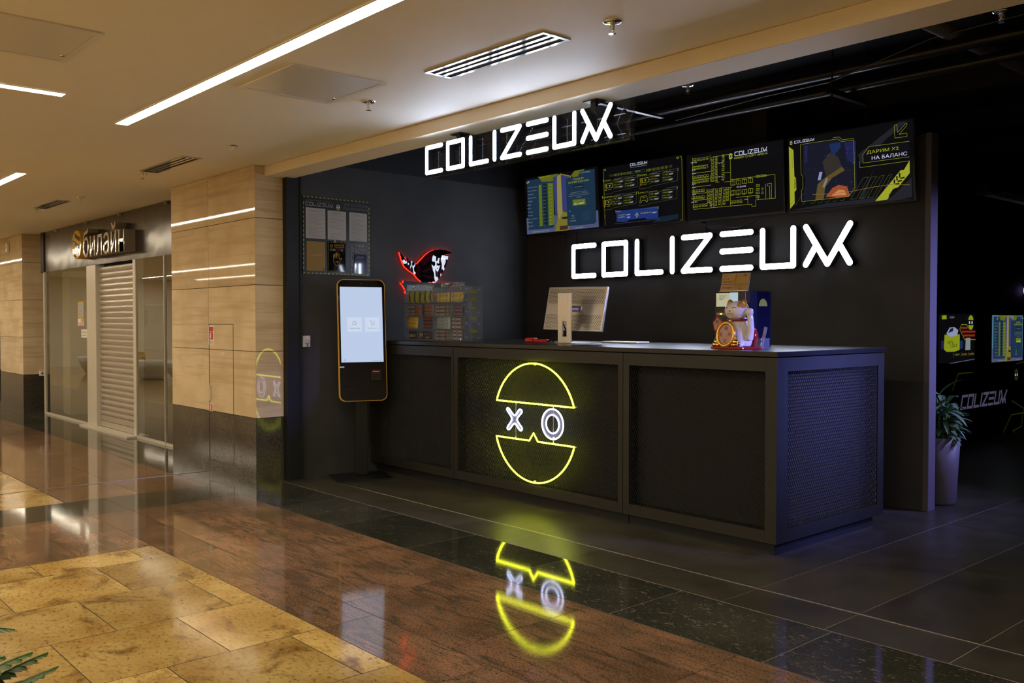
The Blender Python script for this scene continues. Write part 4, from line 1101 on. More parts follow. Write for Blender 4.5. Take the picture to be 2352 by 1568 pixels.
# glazing and shutter
post = MB().box(-12.955,-12.585,3.905,4.02,.0205,2.139); tag(obj('shutter_guide_post', post, 'shop_metal' if 'shop_metal' in M else 'alu_warm', bevel=.006), 'wide grey metal post left of the roller shutter', 'post')
tag(obj('shutter_guide_post', box1(-11.245,-11.155,3.915,4.02,.0205,2.139), 'alu_warm', bevel=.004), 'narrow metal post right of the roller shutter', 'post')
rs = thing('roller_shutter', 'closed pale metal roller shutter of the neighbouring shop', 'shutter', (-11.9,3.97,0))
M['shutter'] = mat('shutter_metal', (.46,.41,.34), .35, .55)
c = MB(); z = .17; vs = []; prof = []
while z < 2.06:
    prof += [(0,z),(-.016,z+.014),(-.020,z+.035),(-.016,z+.056),(0,z+.066),(.004,z+.069)]; z += .072
for y, zz in prof: vs += [(-12.583,3.975+y,zz),(-11.247,3.975+y,zz)]
c.add(vs, [(2*i,2*i+1,2*i+3,2*i+2) for i in range(len(prof)-1)]); obj('slat_curtain', c, 'shutter', rs)
obj('bottom_bar', MB().box(-12.58,-11.25,3.955,3.99,.02,.095).box(-12.58,-11.25,3.96,3.985,.10,.17), 'shutter', rs, bevel=.004)
tag(obj('threshold', box1(-12.96,-11.15,3.80,3.95,0,.02), 'alu_warm'), 'pale metal sill on the floor under the roller shutter', 'sill')
M['shop_metal'] = M['alu_warm']
def window(n, x0, x1, bars):
    fr = MB()
    for b in bars: fr.box(b[0], b[1], 3.915, 3.955, 0, 2.14)
    fr.box(x0,x1,3.92,3.95,0,.03); o = struct('window_%d' % n, fr, 'alu_warm')
    g_ = obj('glass_pane', box1(x0,x1,3.93,3.938,.03,2.14), 'glass', o); return o
window(1, -15.03, -12.96, [(-15.04,-14.98)]); o2 = window(2, -11.15, -9.2, [(-10.268,-10.255)])
# dim interior of the shop
M['shop_in'] = mat('shop_interior', (.10,.085,.06), .6); M['shop_grey'] = mat('shop_grey', (.12,.12,.10), .6); M['cream'] = mat('cream_panel', (.42,.37,.24), .5)
struct('wall_shop_back', box1(-16,-8.9,6.6,6.7,0,2.74), 'shop_in'); struct('wall_shop_side', box1(-16.0,-15.5,4.05,6.7,0,2.74), 'shop_in'); struct('wall_shop_end', box1(-9.0,-8.9,3.9,6.7,0,2.74), 'shop_in')
tag(obj('display_column', box1(-14.72,-14.36,4.1,4.4,.02,2.14), 'cream'), 'cream pillar just inside the left shop window', 'pillar')
shf = thing('display_shelf', 'dim wall shelving seen through the left shop window', 'shelf', (-13.9,4.9,0)); obj('back', box1(-14.5,-13.0,4.95,5.0,0,2.1), 'shop_in', shf)
for z in (.62,1.0,1.32,1.62): obj('shelf_board', box1(-14.3,-13.0,4.7,4.95,z,z+.02), 'shop_grey', shf)
obj('poster', MB(backT((-13.9,4.94,1.72))).poly([(.0,0),(.75,0),(.75,.35),(0,.35)],'red_dim' if 'red_dim' in M else 'red',-.002), None, shf)
for i, (x, z) in enumerate([(-13.85,1.02),(-13.6,1.02),(-13.75,1.34),(-13.4,1.34),(-13.9,.64),(-13.5,.64)]):
    tag(obj('boxed_gadget', box1(x,x+.1,4.75,4.85,z,z+.2+.02*(i%2)), 'black_satin' if i%2 else 'shop_grey', bevel=.004), ('dark ' if i%2 else 'grey ')+'boxed gadget on the '+('upper','middle','lower')[0 if z>1.3 else 1 if z>.9 else 2]+' shelf behind the left shop window', 'box', 'boxed gadgets on the shop shelves')
sc = thing('advertising_screen', 'pale blue lit advertising screen behind the right shop window', 'screen', (-10.4,5.2,1.2)); em('ad', (.40,.48,.58), .8)
obj('housing', box1(-10.55,-10.05,5.2,5.25,1.05,2.1), 'black_satin', sc); obj('stand', box1(-10.35,-10.25,5.2,5.25,0,1.05), 'black_satin', sc); cc = MB(backT((-10.55,5.199,1.05))); cc.rect(.03,.03,.47,1.02,'ad'); cc.rect(.10,.70,.38,.95,'k'); 
for z in (.15,.30,.45): cc.rect(.12,z,.40,z+.015,'k')
obj('display', cc, None, sc)
# papers on the door glass
def pap1(c):
    c.rect(0,0,.26,.225,'disc_yellow'); c.rect(.02,.02,.24,.205,'paper')
    for i in range(7): c.line([(.05,.035+i*.024),(.2,.035+i*.024)],.004,'ink')
sticker('shop_notice', 'tall yellow-edged notice taped inside the left shop window', 'notice', backT((-13.42,3.929,1.445)), pap1, .26, .225)
def pap2(c):
    for i in range(5): c.poly([(.02+i*.045,.0),(.04+i*.045,.0),(.06+i*.045,.05),(.04+i*.045,.05)],'red')
    c.rect(.16,.055,.24,.095,'disc_yellow')
sticker('shop_notice', 'small orange and white flyer under the tall notice in the shop window', 'notice', backT((-13.42,3.929,1.335)), pap2, .26, .10)
sticker('shop_notice', 'white opening hours card low in the left shop window', 'notice', backT((-13.27,3.929,1.175)), lambda c: (c.text('Режим',.03,.06,.03,'ink',.19), c.line([(.03,.03),(.2,.03)],.006,'ink')), .26, .113)
bl_ = thing('pendant_light', 'added slim pendant housing around the unseen blue lamp right of the counter', 'pendant light', (-.28,5.6,1.98)); obj('housing', box1(-.53,-.03,5.55,5.65,1.99,2.03), 'black_satin', bl_)  # pendant housing added to carry the unseen blue lamp
for x in (-.48,-.08): obj('wire', MB().tube([(x,5.6,2.03),(x,5.6,3.4)],.003), 'black_satin', bl_)
# ---------------------------------------------------------------- pipes and dark ceiling fittings
tag(obj('ceiling_pipe', MB().tube([(-6.9,6.0,3.15),(0,6.0,3.15)],.042,14), 'pipe' if 'pipe' in M else 'black_satin', smooth=True), 'upper of two long dark pipes running along above the menu screens', 'pipe', 'pair of long pipes')
tag(obj('ceiling_pipe', MB().tube([(-6.9,6.22,3.08),(0,6.22,3.08)],.035,14), 'black_satin', smooth=True), 'lower and thinner of two long dark pipes above the menu screens', 'pipe', 'pair of long pipes')
tag(obj('ceiling_pipe', MB().tube([(-2.53,5.5,3.24),(-2.5,8.6,3.24)],.05,14), 'pipe_sat', smooth=True) if 'pipe_sat' in M else obj('ceiling_pipe', MB().tube([(-2.53,5.5,3.24),(-2.5,8.6,3.24)],.05,14), 'counter', smooth=True), 'thick crosswise pipe catching blue light at the top right', 'pipe')
hg = thing('pipe_hanger', 'black strut bracket carrying the two long pipes', 'bracket', (-3.0,6.0,3.0)); obj('rod', MB().tube([(-3.3,5.93,2.92),(-3.3,5.93,3.4)],.006), 'black_satin', hg); obj('strut', MB().box(-3.33,-3.29,5.9,6.45,2.98,3.02), 'black_satin', hg); obj('rod', MB().tube([(-3.3,6.42,2.88),(-3.3,6.42,3.4)],.006), 'black_satin', hg)
tag(obj('ceiling_cable', MB().tube([(-4.6,5.85,3.0),(-3.8,5.88,3.05),(-3.3,5.9,3.06),(-2.6,5.9,3.2),(-2.0,5.9,3.22),(-1.2,5.9,3.3)],.005), 'black_satin'), 'thin loose cable drooping beside the long pipes', 'cable')
lb = thing('pendant_light', 'unlit slim pendant light bar hanging in the dark at the right edge', 'pendant light', (-3.4,9.8,2.6))
obj('bar', box1(-3.44,-3.36,8.95,12.5,2.56,2.62), 'silver', lb, bevel=.004); obj('end_box', box1(-3.47,-3.33,8.75,9.0,2.57,2.65), 'black_satin', lb)
for y in (9.15, 11.8): obj('wire', MB().tube([(-3.4,y,2.62),(-3.4,y,3.4)],.004), 'black_satin', lb)
for i in range(5): y = 7.5+i*1.5; tag(obj('ceiling_beam', box1(-4.4,4.3,y,y+.12,3.22,3.4), 'black'), 'black beam crossing the dark ceiling of the back room', 'beam', 'black ceiling beams in the back room')

# fill lamp added to brighten the shop interior, street furniture of the corridor mirrored in the shop glass
lamp('shop_fill_lamp', (-12.2, 5.6, 2.7), (-12.2, 5.2, 0), 20, (1.0, .88, .66), 1.6, .3)
c = MB(); c.lathe([(.30,0),(.34,.03),(.52,.30),(.60,.44),(.57,.45),(.50,.40)], 32, (0,0,0), sx=1.15, sy=.8); first_tub = None
for x, y, lab in ((-22.3,-.35,'middle'),(-20.7,-.55,'nearest'),(-25.6,-.1,'farthest')):
    if first_tub is None: o = obj('bench_planter', c, 'white', smooth=True); first_tub = o
    else: o = first_tub.copy(); col.objects.link(o)
    o.location = (x,y,0); tag(o, 'white tub-shaped planter in the corridor, %s one of three, seen mirrored in shop glass' % lab, 'planter', 'white tub planters in the corridor')
t = thing('wet_floor_sign', 'yellow folding wet floor sign among the white tub planters', 'floor sign', (-24.0,-.7,0))
M['sign_yellow'] = mat('yellow_sign_plastic', (.75,.42,.02), .4)
for s_ in (-1,1):
    c = MB(Matrix.Translation((-24.0,-.7+s_*.16,0)) @ Matrix.Rotation(math.radians(s_*14),4,'X')); c.box(-.15,-.10,-.01,.01,0,.62).box(.10,.15,-.01,.01,0,.62).box(-.10,.10,-.01,.01,.16,.5).box(-.10,.10,-.01,.01,.58,.62); obj('leaf_panel', c, 'sign_yellow', t)
# ================================================================ RECEPTION COUNTER
def exp_mesh(T, x0, x1, z0, z1, pitch=.0105, half=.0205, wd=.0030, dep=.0026):
    """expanded metal: zigzag strands, each a V-shaped ribbon with a bright edge"""
    mb = MB(T); vs = []; fs = []; n = int((x1-x0)/pitch); nz = int((z1-z0)/half)+1; a = pitch/2-wd/2*.6
    for i in range(n+1):
        xc = x0+i*pitch; prev = None
        for k in range(nz+1):
            sgn = 1 if (k+i) % 2 else -1
            for zz in (z0+k*half-half*.18, z0+k*half+half*.18):
                zz = min(max(zz, z0), z1); x = min(max(xc+sgn*a, x0), x1); o = len(vs)
                vs += [(x-wd/2, dep, zz), (x+wd*.1, -dep, zz), (x+wd/2, dep*.2, zz)]
                if prev is not None: fs += [(prev, prev+1, o+1, o), (prev+1, prev+2, o+2, o+1)]
                prev = o
    return mb.add(vs, fs, 'mesh_metal')
F0, F1, ZB, ZT = 4.72, 4.81, .082, 1.183
def frame_ring(mb, x0, x1, px0, px1, z0=.155, z1=1.10, side=False):
    if not side: mb.box(x0,px0,F0,F1,ZB,ZT).box(px1,x1,F0,F1,ZB,ZT).box(px0,px1,F0,F1,ZB,z0).box(px0,px1,F0,F1,z1,ZT)
mods = [(-7.29,-6.032,-7.13,-6.062,'leftmost section of the dark reception counter, behind the kiosk stand'),
        (-6.028,-4.157,-5.978,-4.20,'middle section of the dark reception counter carrying the neon face'),
        (-4.153,-2.96,-4.10,-3.04,'right corner section of the dark reception counter with a mesh side')]
for i, (a, b, p, q, lab) in enumerate(mods):
    t = thing('counter_section', lab, 'reception counter', ((a+b)/2, 5.0, 0), 'sections of the reception counter')
    fr = MB(); frame_ring(fr, a, b, p, q)
    if i == 2:   # side with its own opening
        X0, X1 = -3.05, -2.96
        fr.box(X0,X1,F1,4.838,ZB,ZT).box(X0,X1,5.955,6.04,ZB,ZT).box(X0,X1,4.838,5.955,ZB,.155).box(X0,X1,4.838,5.955,1.10,ZT)
    obj('frame', fr, 'counter', t, bevel=.0012)
    bk = box1(a+.02, b-.02 if i < 2 else -3.05, F1, F1+.02, .1, 1.16)
    if i == 2: bk.box(-3.07,-3.05,F1+.02,6.02,.1,1.16).box(-4.13,-3.07,6.0,6.02,.1,1.16)
    obj('inner_panel', bk, 'counter_back', t)
    obj('mesh_panel', exp_mesh(Matrix.Translation((0,F0+.012,0)), p, q, .155, 1.10), 'mesh_metal', t, label='black expanded metal mesh')
    if i == 2: obj('mesh_panel', exp_mesh(wallT((-2.972,0,0)), 4.838, 5.955, .155, 1.10, pitch=.0115), 'mesh_metal', t, label='black expanded metal mesh on the end face')
    obj('plinth', box1(a+.001, b-.05 if i == 2 else b-.001, 4.785, 5.99 if i == 2 else 4.9, 0, ZB), 'black', t)
tag(obj('countertop', box1(-7.29,-2.952,4.708,6.05,1.19,1.22), 'counter_top', bevel=.0015), 'long dark grey worktop of the reception counter', 'countertop')

# ================================================================ NEON FACE
def smooth_path(pts, closed=True, n=4, corners=()):
    out = []; k = len(pts)
    for i in range(k if closed else k-1):
        p0, p1, p2, p3 = pts[(i-1) % k], pts[i], pts[(i+1) % k], pts[(i+2) % k]
        if i in corners: p0 = p1
        if (i+1) % k in corners: p3 = p2
        for j in range(n):
            t = j/n; out.append(tuple(.5*((2*p1[d])+(-p0[d]+p2[d])*t+(2*p0[d]-5*p1[d]+4*p2[d]-p3[d])*t*t+(-p0[d]+3*p1[d]-3*p2[d]+p3[d])*t**3) for d in (0,1)))
    return out
ne = thing('neon_sign', 'yellow and white neon face with X and O eyes on the counter front', 'neon sign', (-5.03,4.70,.18))
M['neon_y'] = mat('yellow_neon', (.9,.9,.3), .4, emit=NEON_Y, es=NEON_YS); M['neon_w'] = mat('white_neon', (.9,.9,1), .4, emit=(.62,.68,1), es=5.5)
M['acr'] = mat('clear_acrylic', (.85,.88,.9), .05, trans=1, ior=1.3)
cx, cz, R_ = -5.03, .631, .4505
up = arc(cx, cz, R_, math.degrees(math.asin((.777-cz)/R_)), 180-math.degrees(math.asin((.777-cz)/R_)), 40)
lw = [(p[0], 2*cz-p[1]+.0) for p in up][::-1]
lo = [(cx+.047,.494),(cx,.556),(cx-.047,.494)]
low = [(p[0], p[1]) for p in arc(cx, cz, R_, 180+math.degrees(math.asin((cz-.494)/R_)), 360-math.degrees(math.asin((cz-.494)/R_)), 40)]
def neon(name, pts, m, r=.0058, lab=None): obj(name, MB().tube([(x,4.702,z) for x, z in pts], r, 8, True), m, ne, True, label=lab)
def dens(p, q, n): return [(p[0]+(q[0]-p[0])*i/n, p[1]+(q[1]-p[1])*i/n) for i in range(1, n)]
neon('upper_tube', up+dens(up[-1],up[0],12), 'neon_y', lab='yellow dome-shaped tube')
neon('lower_tube', low+dens(low[-1],lo[0],6)+[lo[0],lo[1],lo[2]]+dens(lo[2],low[0],6), 'neon_y', lab='yellow bowl-shaped tube with a small peak')
Xp = [(-5.313,.723),(-5.333,.708),(-5.277,.643),(-5.329,.575),(-5.306,.558),(-5.245,.610),(-5.182,.561),(-5.159,.582),(-5.217,.643),(-5.161,.703),(-5.189,.723),(-5.245,.672)]
neon('cross_tube', smooth_path(Xp, n=4), 'neon_w', .0055, 'white X-shaped tube')
for r in (.112, .068): neon('ring_tube', arc(-4.826,.640,r,0,360,36)[:-1], 'neon_w', .0055, 'white ring-shaped tube')
M['acr_b'] = mat('glowing_edge_acrylic', (.5,.5,.62), .3, alpha=.30)
bkp = MB(); bkp.prism(Xp, 4.7075, 4.7095, 'acr_b'); obj('backing_plate', bkp, None, ne)
ring = MB(); o_ = arc(-4.826,.640,.116,0,360,36)[:-1]; i_ = arc(-4.826,.640,.064,0,360,36)[:-1]
ring.add([(x,4.7085,z) for x, z in o_+i_], [(k,(k+1)%36,36+(k+1)%36,36+k) for k in range(36)], 'acr_b'); obj('backing_plate', ring, None, ne)
for x in (-5.24,-4.826): obj('support_strip', MB().box(x-.004,x+.004,4.7105,4.7125,.49,.78), 'acr_b', ne)
for x, z in ((-5.46,.78),(-4.60,.78),(-5.46,.49),(-4.60,.49),(-5.03,1.07),(-5.03,.19),(-5.24,.64),(-4.826,.54)): obj('stand_off', MB().box(x-.004,x+.004,4.708,4.726,z-.004,z+.004), 'white', ne)

# ================================================================ LETTER SIGNS
def letter_sign(t, x, z, k, wd, yf, yb, face='sign_white', side='black'):
    for g, gx in GX:
        c = MB()
        for pl in GLY[g]:
            for p, q in zip(pl, pl[1:]):
                a = (x+(gx+p[0])*k, z+p[1]*k); b = (x+(gx+q[0])*k, z+q[1]*k)
                c.capsule(a, b, wd*1.06, yf+.004, yb, side); c.capsule(a, b, wd, yf, yf+.004, face)
        obj('letter', c, None, t, label='lit white letter %s' % g)
t = thing('wall_letter_sign', 'larger lit white name sign on the dark wall under the menu screens', 'sign', (-5.04,6.73,1.83))
letter_sign(t, -6.529, 1.853, 1.0, .047, 6.655, 6.728)
t = thing('hanging_letter_sign', 'smaller lit white name sign hanging from the bulkhead', 'sign', (-4.3,3.84,2.655))
letter_sign(t, -5.046, 2.4062, .5614, .0269, 3.72, 3.765, 'sign_hang')
M['smoke'] = mat('smoked_acrylic', (.02,.02,.022), .04, alpha=.35)
obj('back_box', MB().box(-5.08,-3.27,3.767,3.81,2.38,2.60), 'smoke', t, bevel=.003); 
for z in (2.44,2.55): obj('rail', box1(-5.03,-3.35,3.81,3.83,z-.01,z+.01), 'black_satin', t)
for x in (-4.82,-3.59): obj('hanger', MB().box(x-.018,x+.018,3.815,3.84,2.47,2.645).box(x-.055,x+.055,3.79,3.87,2.645,2.651), 'black_satin', t); 
for x in (-4.81,-3.58): obj('arm', box1(x,x+.03,3.84,4.4,2.632,2.643), 'black_satin', t)

# ================================================================ MENU SCREENS
def draw_art(c, key, W, H, x0=0, z0=0, sx=None, base=None):
    kx = W/1010; kz = H/575
    P = lambda q: (x0+min(max(q[0],4),1006)*kx, z0+min(max(q[1],4),571)*kz)
    for it in ART[key]:
        k, cl = it[0], ARTMAP.get(it[1], it[1])
        if k == 'L':
            if it[2] < 0: continue
            c.line([P(q) for q in it[3]], it[2]*.00062*(kx*1010/1.01), cl)
        elif k == 'P':
            pts = [P(q) for q in it[3]]
            c.poly(pts, cl)
        elif k == 'T':
            a, b = it[3]
            if it[2].startswith('ДО 2'): a = (a[0]+(b[0]-a[0])*.62, a[1]+(b[1]-a[1])*.7)
            w_ = (b[0]-a[0])*kx; h_ = (b[1]-a[1])*kz
            if w_ <= 0: continue
            h_ = max(abs(h_)*(.8), w_/len(it[2])*.9); c.text(it[2], *P(a), min(h_, w_*.6), cl, w_)
        elif k == 'LOGO':
            a, b = it[3]; c.logo(*P(a), (b[0]-a[0])*kx, cl, wk=.055)
        elif k == 'EMB': a, b = it[3]; c.emblem(*P(a), (b[0]-a[0])*kx, 'g')
        elif k == 'ROG':
            a, b = it[3]; (ax,az),(bx,bz) = P(a),P(b); w_ = bx-ax; h_ = bz-az
            c.poly([(ax,az+h_*.75),(ax+w_*.35,az),(ax+w_*.8,az+h_*.1),(ax+w_,az+h_),(ax+w_*.6,az+h_*.85),(ax+w_*.25,az+h_*.35)], cl)
def tv(x, z, W, H, key, label, cable=True):
    t = thing('menu_screen', label, 'screen', (x+W/2,6.7,z), 'menu screens in a row above the wall sign')
    T = Matrix.Translation((x,6.618,z)) @ Matrix.Rotation(math.radians(3.0),4,'X')
    b = MB(T); b.box(-.012,W+.012,0,.035,-.014,H+.012,'black_satin'); b.box(.2,W-.2,.035,.06,.1,H-.1,'black'); obj('casing', b, None, t, bevel=.003)
    c = MB(T); c.rect(0,0,W,H,'scr_k',-.0005); draw_art(c, key, W, H); obj('display', c, None, t)
    obj('wall_bracket', box1(x+W/2-.1,x+W/2+.1,6.68,6.728,z+.1,z+.3), 'black', t)
tv(-7.185, 2.318, 1.045, .592, 'SLAM', 'leftmost menu screen, blue tournament poster with a lime table')
tv(-6.062, 2.305, .955, .578, 'PRICE', 'second menu screen from the left, black with a yellow price list')
tv(-5.055, 2.296, .955, .570, 'MAP', 'third menu screen from the left, yellow line floor plan on black')
tv(-4.04, 2.286, 1.005, .575, 'PROMO', 'rightmost menu screen, promo with lime stripes and a night scene')
tag(obj('screen_cable', MB().tube([(-5.0,6.70,2.29),(-4.85,6.69,2.22),(-4.6,6.69,2.205),(-4.42,6.69,2.24),(-4.36,6.70,2.29)],.005), 'black_satin'), 'black cable looping under the floor plan screen', 'cable')
for x in (-6.7, -6.55, -4.95): tag(obj('screen_cable', MB().tube([(x,6.72,2.31),(x+.01,6.715,2.2),(x-.01,6.722,2.14)],.004), 'black_satin'), 'short cable dangling below the '+('floor plan screen' if x > -5 else 'tournament screen, the '+('left' if x < -6.6 else 'right')+' one'), 'cable')

# ================================================================ WALL POSTER BOARD
pb = thing('notice_board', 'black notice board with hazard-striped border and three white sheets', 'notice board', (-7.29,4.37,1.82))
T = wallT((-7.292,4.016,1.82)); W, H = .70, .695
b = MB(T); b.box(0,W,-.001,.006,0,H,'board' if 'board' in M else 'black_satin')
n_ = 17
for i in range(n_):
    u = i*W/n_; c_ = .018
    b.poly([(u,H-.003),(u+.022,H-.003),(u+.030,H-.014),(u+.008,H-.014)],'stripe_y' if 'stripe_y' in M else 'yellow',-.0014); b.poly([(u,.003),(u+.022,.003),(u+.030,.014),(u+.008,.014)],'yellow',-.0014)
    v = i*H/n_
    if 0 < i < n_-1: b.poly([(.003,v),(.014,v+.008),(.014,v+.03),(.003,v+.022)],'yellow',-.0014); b.poly([(W-.014,v),(W-.003,v+.008),(W-.003,v+.03),(W-.014,v+.022)],'yellow',-.0014)
b.layer = 4
b.logo(.032,.610,.275,'paper'); b.text('CYBER SPORT ARENA',.03,.650,.012,'grey_print',.27)
b.emblem(.36,.615,.026,'yellow'); b.text('УГОЛОК',.42,.635,.022,'grey_print',.26); b.text('ПОТРЕБИТЕЛЯ',.42,.60,.020,'grey_print',.265)
b.text('THINK',.535,.262,.030,'paper',.105); b.text('OUTSIDE',.535,.232,.020,'paper',.105); b.text('THE',.535,.207,.020,'paper',.05); b.text('BOX',.592,.207,.020,'yellow',.05)
for i, ch in enumerate('COLIZEUM'):   # name set letter by letter down the column
    z = .262-i*.036
    for pl in GLY[ch]: b.line([(.495+q[0]*.075,z+q[1]*.075-.003) for q in pl], .0035, 'paper')
b.line([(.31,.318),(.33,.292)],.005,'paper'); b.line([(.33,.318),(.31,.292)],.005,'paper'); b.line(arc(.405,.297,.018,0,180,8),.005,'paper')
obj('board', b, None, pb)
for i, (x, z, w_, h_) in enumerate(((.030,.318,.197,.272),(.250,.318,.192,.262),(.476,.318,.19,.262))):
    p = MB(T); p.box(x,x+w_,-.004,-.002,z,z+h_,'paper'); p.layer = 11
    for k in range(20):
        if (i, k) in ((0,2),(0,11),(1,3),(1,8),(1,14),(2,2)): continue
        q = z+h_-.02-k*.0125
        if i == 1 and k in (12,13): continue
        p.line([(x+.02+.02*(i==1)*(k<3),q),(x+w_-.02-.03*((k*7+i) % 3),q)], .0035 if k in (0,) else .0022, 'ink_l')
    obj('paper_sheet', p, None, pb, label='white printed sheet, '+('left','middle','right')[i]+' one')
p = MB(T); p.box(.037,.222,-.004,-.002,.03,.292,'amber_sheet'); p.layer = 11
for k in range(24): p.line([(.05,.265-k*.0095),(.205-.03*(k%3),.265-k*.0095)], .002, 'amber_ink')
p.logo(.08,.165,.10,'paper_d'); p.rect(.195,.035,.212,.055,'ink'); obj('yellow_sheet', p, None, pb, label='amber sheet')
p = MB(T); p.box(.250,.442,-.004,-.002,.03,.30,'black_gloss'); p.layer = 11
p.line(rrect(.258,.036,.434,.292,.004,2)+[(.258+.172,.036)], .002, 'yellow'); p.text('НОЧНОЕ',.32,.262,.016,'disc_yellow',.10); p.text('ПОСЕЩЕНИЕ',.32,.245,.010,'paper',.10); p.text('22:00',.272,.218,.018,'paper',.055); p.text('18',.385,.218,.016,'paper',.02)
p.line(arc(.288,.262,.015,0,360,12),.002,'disc_yellow'); p.text('18+',.279,.257,.009,'disc_yellow',.018)
hand = [(.33,.088),(.355,.088),(.378,.125),(.395,.150),(.382,.155),(.366,.138),(.366,.19),(.356,.193),(.353,.150),(.351,.200),(.341,.202),(.338,.150),(.336,.196),(.326,.197),(.323,.150),(.319,.185),(.309,.185),(.308,.115),(.33,.088)]
p.line(hand,.0032,'disc_yellow'); p.text('<18',.325,.112,.015,'paper',.032); p.line([(.318,.045),(.358,.045),(.358,.075),(.318,.075),(.318,.045)],.002,'grey_print'); obj('night_rules_sheet', p, None, pb, label='black sheet with a yellow hand outline')
p = MB(T); p.box(.53,.662,-.006,-.002,.02,.198,'blue_sheet'); p.layer = 16
for k in range(3): p.line([(.55,.178-k*.008),(.64-.01*k,.178-k*.008)],.002,'paper')
obj('plastic_pocket', p, None, pb, label='blue sheet in a glossy curling pocket')
# ================================================================ RED BACKLIT EMBLEM ON THE LEFT WALL
def rg(a, b): return (5.04+(a-205)*.0004716, 2.112-(b-140)*.000393)
eye = [(205,275),(265,480),(330,620),(440,710),(570,790),(640,880),(760,985),(1110,985),(1180,900),(1260,790),(1330,670),(1390,540),(1440,350),(1450,275),(1280,290),(1560,212),(1460,172),(1380,150),(1230,140),(1080,165),(960,215),(850,310),(740,430),(630,550),(350,390),(400,495)]
bar_ = [(230,1020),(300,1020),(300,965),(1550,1005),(1480,1110),(1380,1275),(350,1275),(350,1200),(295,1090)]
t = thing('backlit_emblem', 'black eye-shaped emblem with red glow on the left wall', 'wall emblem', (-7.29,5.36,1.66))
M['emb_black'] = mat('black_mirror_acrylic', (.003,.003,.003), .015, spec=.5); M['emb_red'] = mat('dark_red_acrylic', (.055,.004,.010), .02, spec=.5)
wavy(M['emb_black'], 5, .25, .012); wavy(M['emb_red'], 5, .25, .012)
em('red_glow', (1.0,.014,.005), 6.0)
def cdt(pts, y0, y1, m, c):
    """extrude a concave outline: triangulated caps"""
    from mathutils.geometry import tessellate_polygon
    a = sum(pts[i][0]*pts[(i+1) % len(pts)][1]-pts[(i+1) % len(pts)][0]*pts[i][1] for i in range(len(pts)))
    if a < 0: pts = pts[::-1]
    k = len(pts); tr = tessellate_polygon([[Vector((x,z,0)) for x, z in pts]]); fs = []
    for f in tr:
        (x0,z0),(x1,z1),(x2,z2) = [pts[i] for i in f]
        if (x1-x0)*(z2-z0)-(x2-x0)*(z1-z0) < 0: f = f[::-1]
        fs.append(tuple(f)); fs.append(tuple(i+k for i in f[::-1]))
    c.add([(x,y0,z) for x, z in pts]+[(x,y1,z) for x, z in pts], fs+[(i, i+k, (i+1) % k+k, (i+1) % k) for i in range(k)], m)
T = wallT((-7.3,0,0))
for pts, nm in ((eye,'eye_plate'),(bar_,'bar_plate')):
    q = [rg(*p) for p in pts]; c = MB(T); cdt(q, -.030, -.024, 'emb_black' if nm == 'eye_plate' else 'black', c); c.layer = 0
    if nm == 'eye_plate':
        for f in ([(760,600),(1020,400),(1060,230),(960,240),(860,330),(745,450)],[(760,700),(1060,560),(1230,480),(1260,560),(1040,640),(800,740)],[(300,510),(400,510),(520,660),(520,760),(440,700),(340,620)],[(620,590),(700,500),(720,700),(680,870),(620,800)],[(1130,480),(1250,300),(1400,350),(1370,500),(1180,560)],[(760,800),(1060,830),(1200,680),(1300,620),(1240,780),(1150,870),(900,880)]):
            cc = [rg(*p) for p in f]; cdt(cc, -.0306, -.030, 'emb_red', c)
    else: cdt([rg(*p) for p in ((380,1060),(1020,1060),(1080,1200),(380,1200))], -.0306, -.030, 'p_dbrown', c); cdt([rg(*p) for p in ((1370,1002),(1548,1006),(1490,1092),(1415,1085))], -.0306, -.030, 'emb_black', c)
    obj(nm, c, None, t)
    c = MB(T); cdt(q, -.0235, -.004, 'red_glow', c); obj('red_light_strip', c, None, t)

# ================================================================ SELF-SERVICE KIOSK
a20 = math.radians(20)
KB = Matrix(((math.sin(a20), -math.cos(a20), 0, -6.98), (math.cos(a20), math.sin(a20), 0, 4.44), (0,0,1,0), (0,0,0,1)))
KT = KB @ Matrix.Translation((0,0,.9)) @ Matrix.Rotation(-.097, 4, 'X') @ Matrix.Translation((0,0,-.9))
t = thing('order_kiosk', 'tall black touch kiosk with amber rim and lit white screen', 'kiosk', (-6.98,4.44,0))
c = MB(KT); o1 = rrect(-.211,.69,.209,1.772,.055); c.prism(o1, -.012, .045, 'smk'); obj('body', c, None, t)
c = MB(KT); k = len(o1); cxk, czk = -.001, 1.231
def grow(p, d): return (p[0]+d*(1 if p[0] > cxk else -1), p[1]+d*(1 if p[1] > czk else -1))
o2 = [grow(p,.004) for p in o1]
c.add([(x,-.014,z) for x, z in o1]+[(x,-.014,z) for x, z in o2]+[(x,.035,z) for x, z in o2], [(i,(i+1)%k,k+(i+1)%k,k+i) for i in range(k)]+[(k+i,k+(i+1)%k,2*k+(i+1)%k,2*k+i) for i in range(k)], 'orange_edge'); obj('edge_trim', c, None, t, label='thin amber edge')
em('kscreen', (.50,.60,.80), 1.0); em('kbtn', (.60,.68,.84), 1.0); em('kink', (.12,.16,.26), 1.0)
c = MB(KT); c.layer = 40; c.rect(-.195,1.033,.186,1.708,'kscreen')
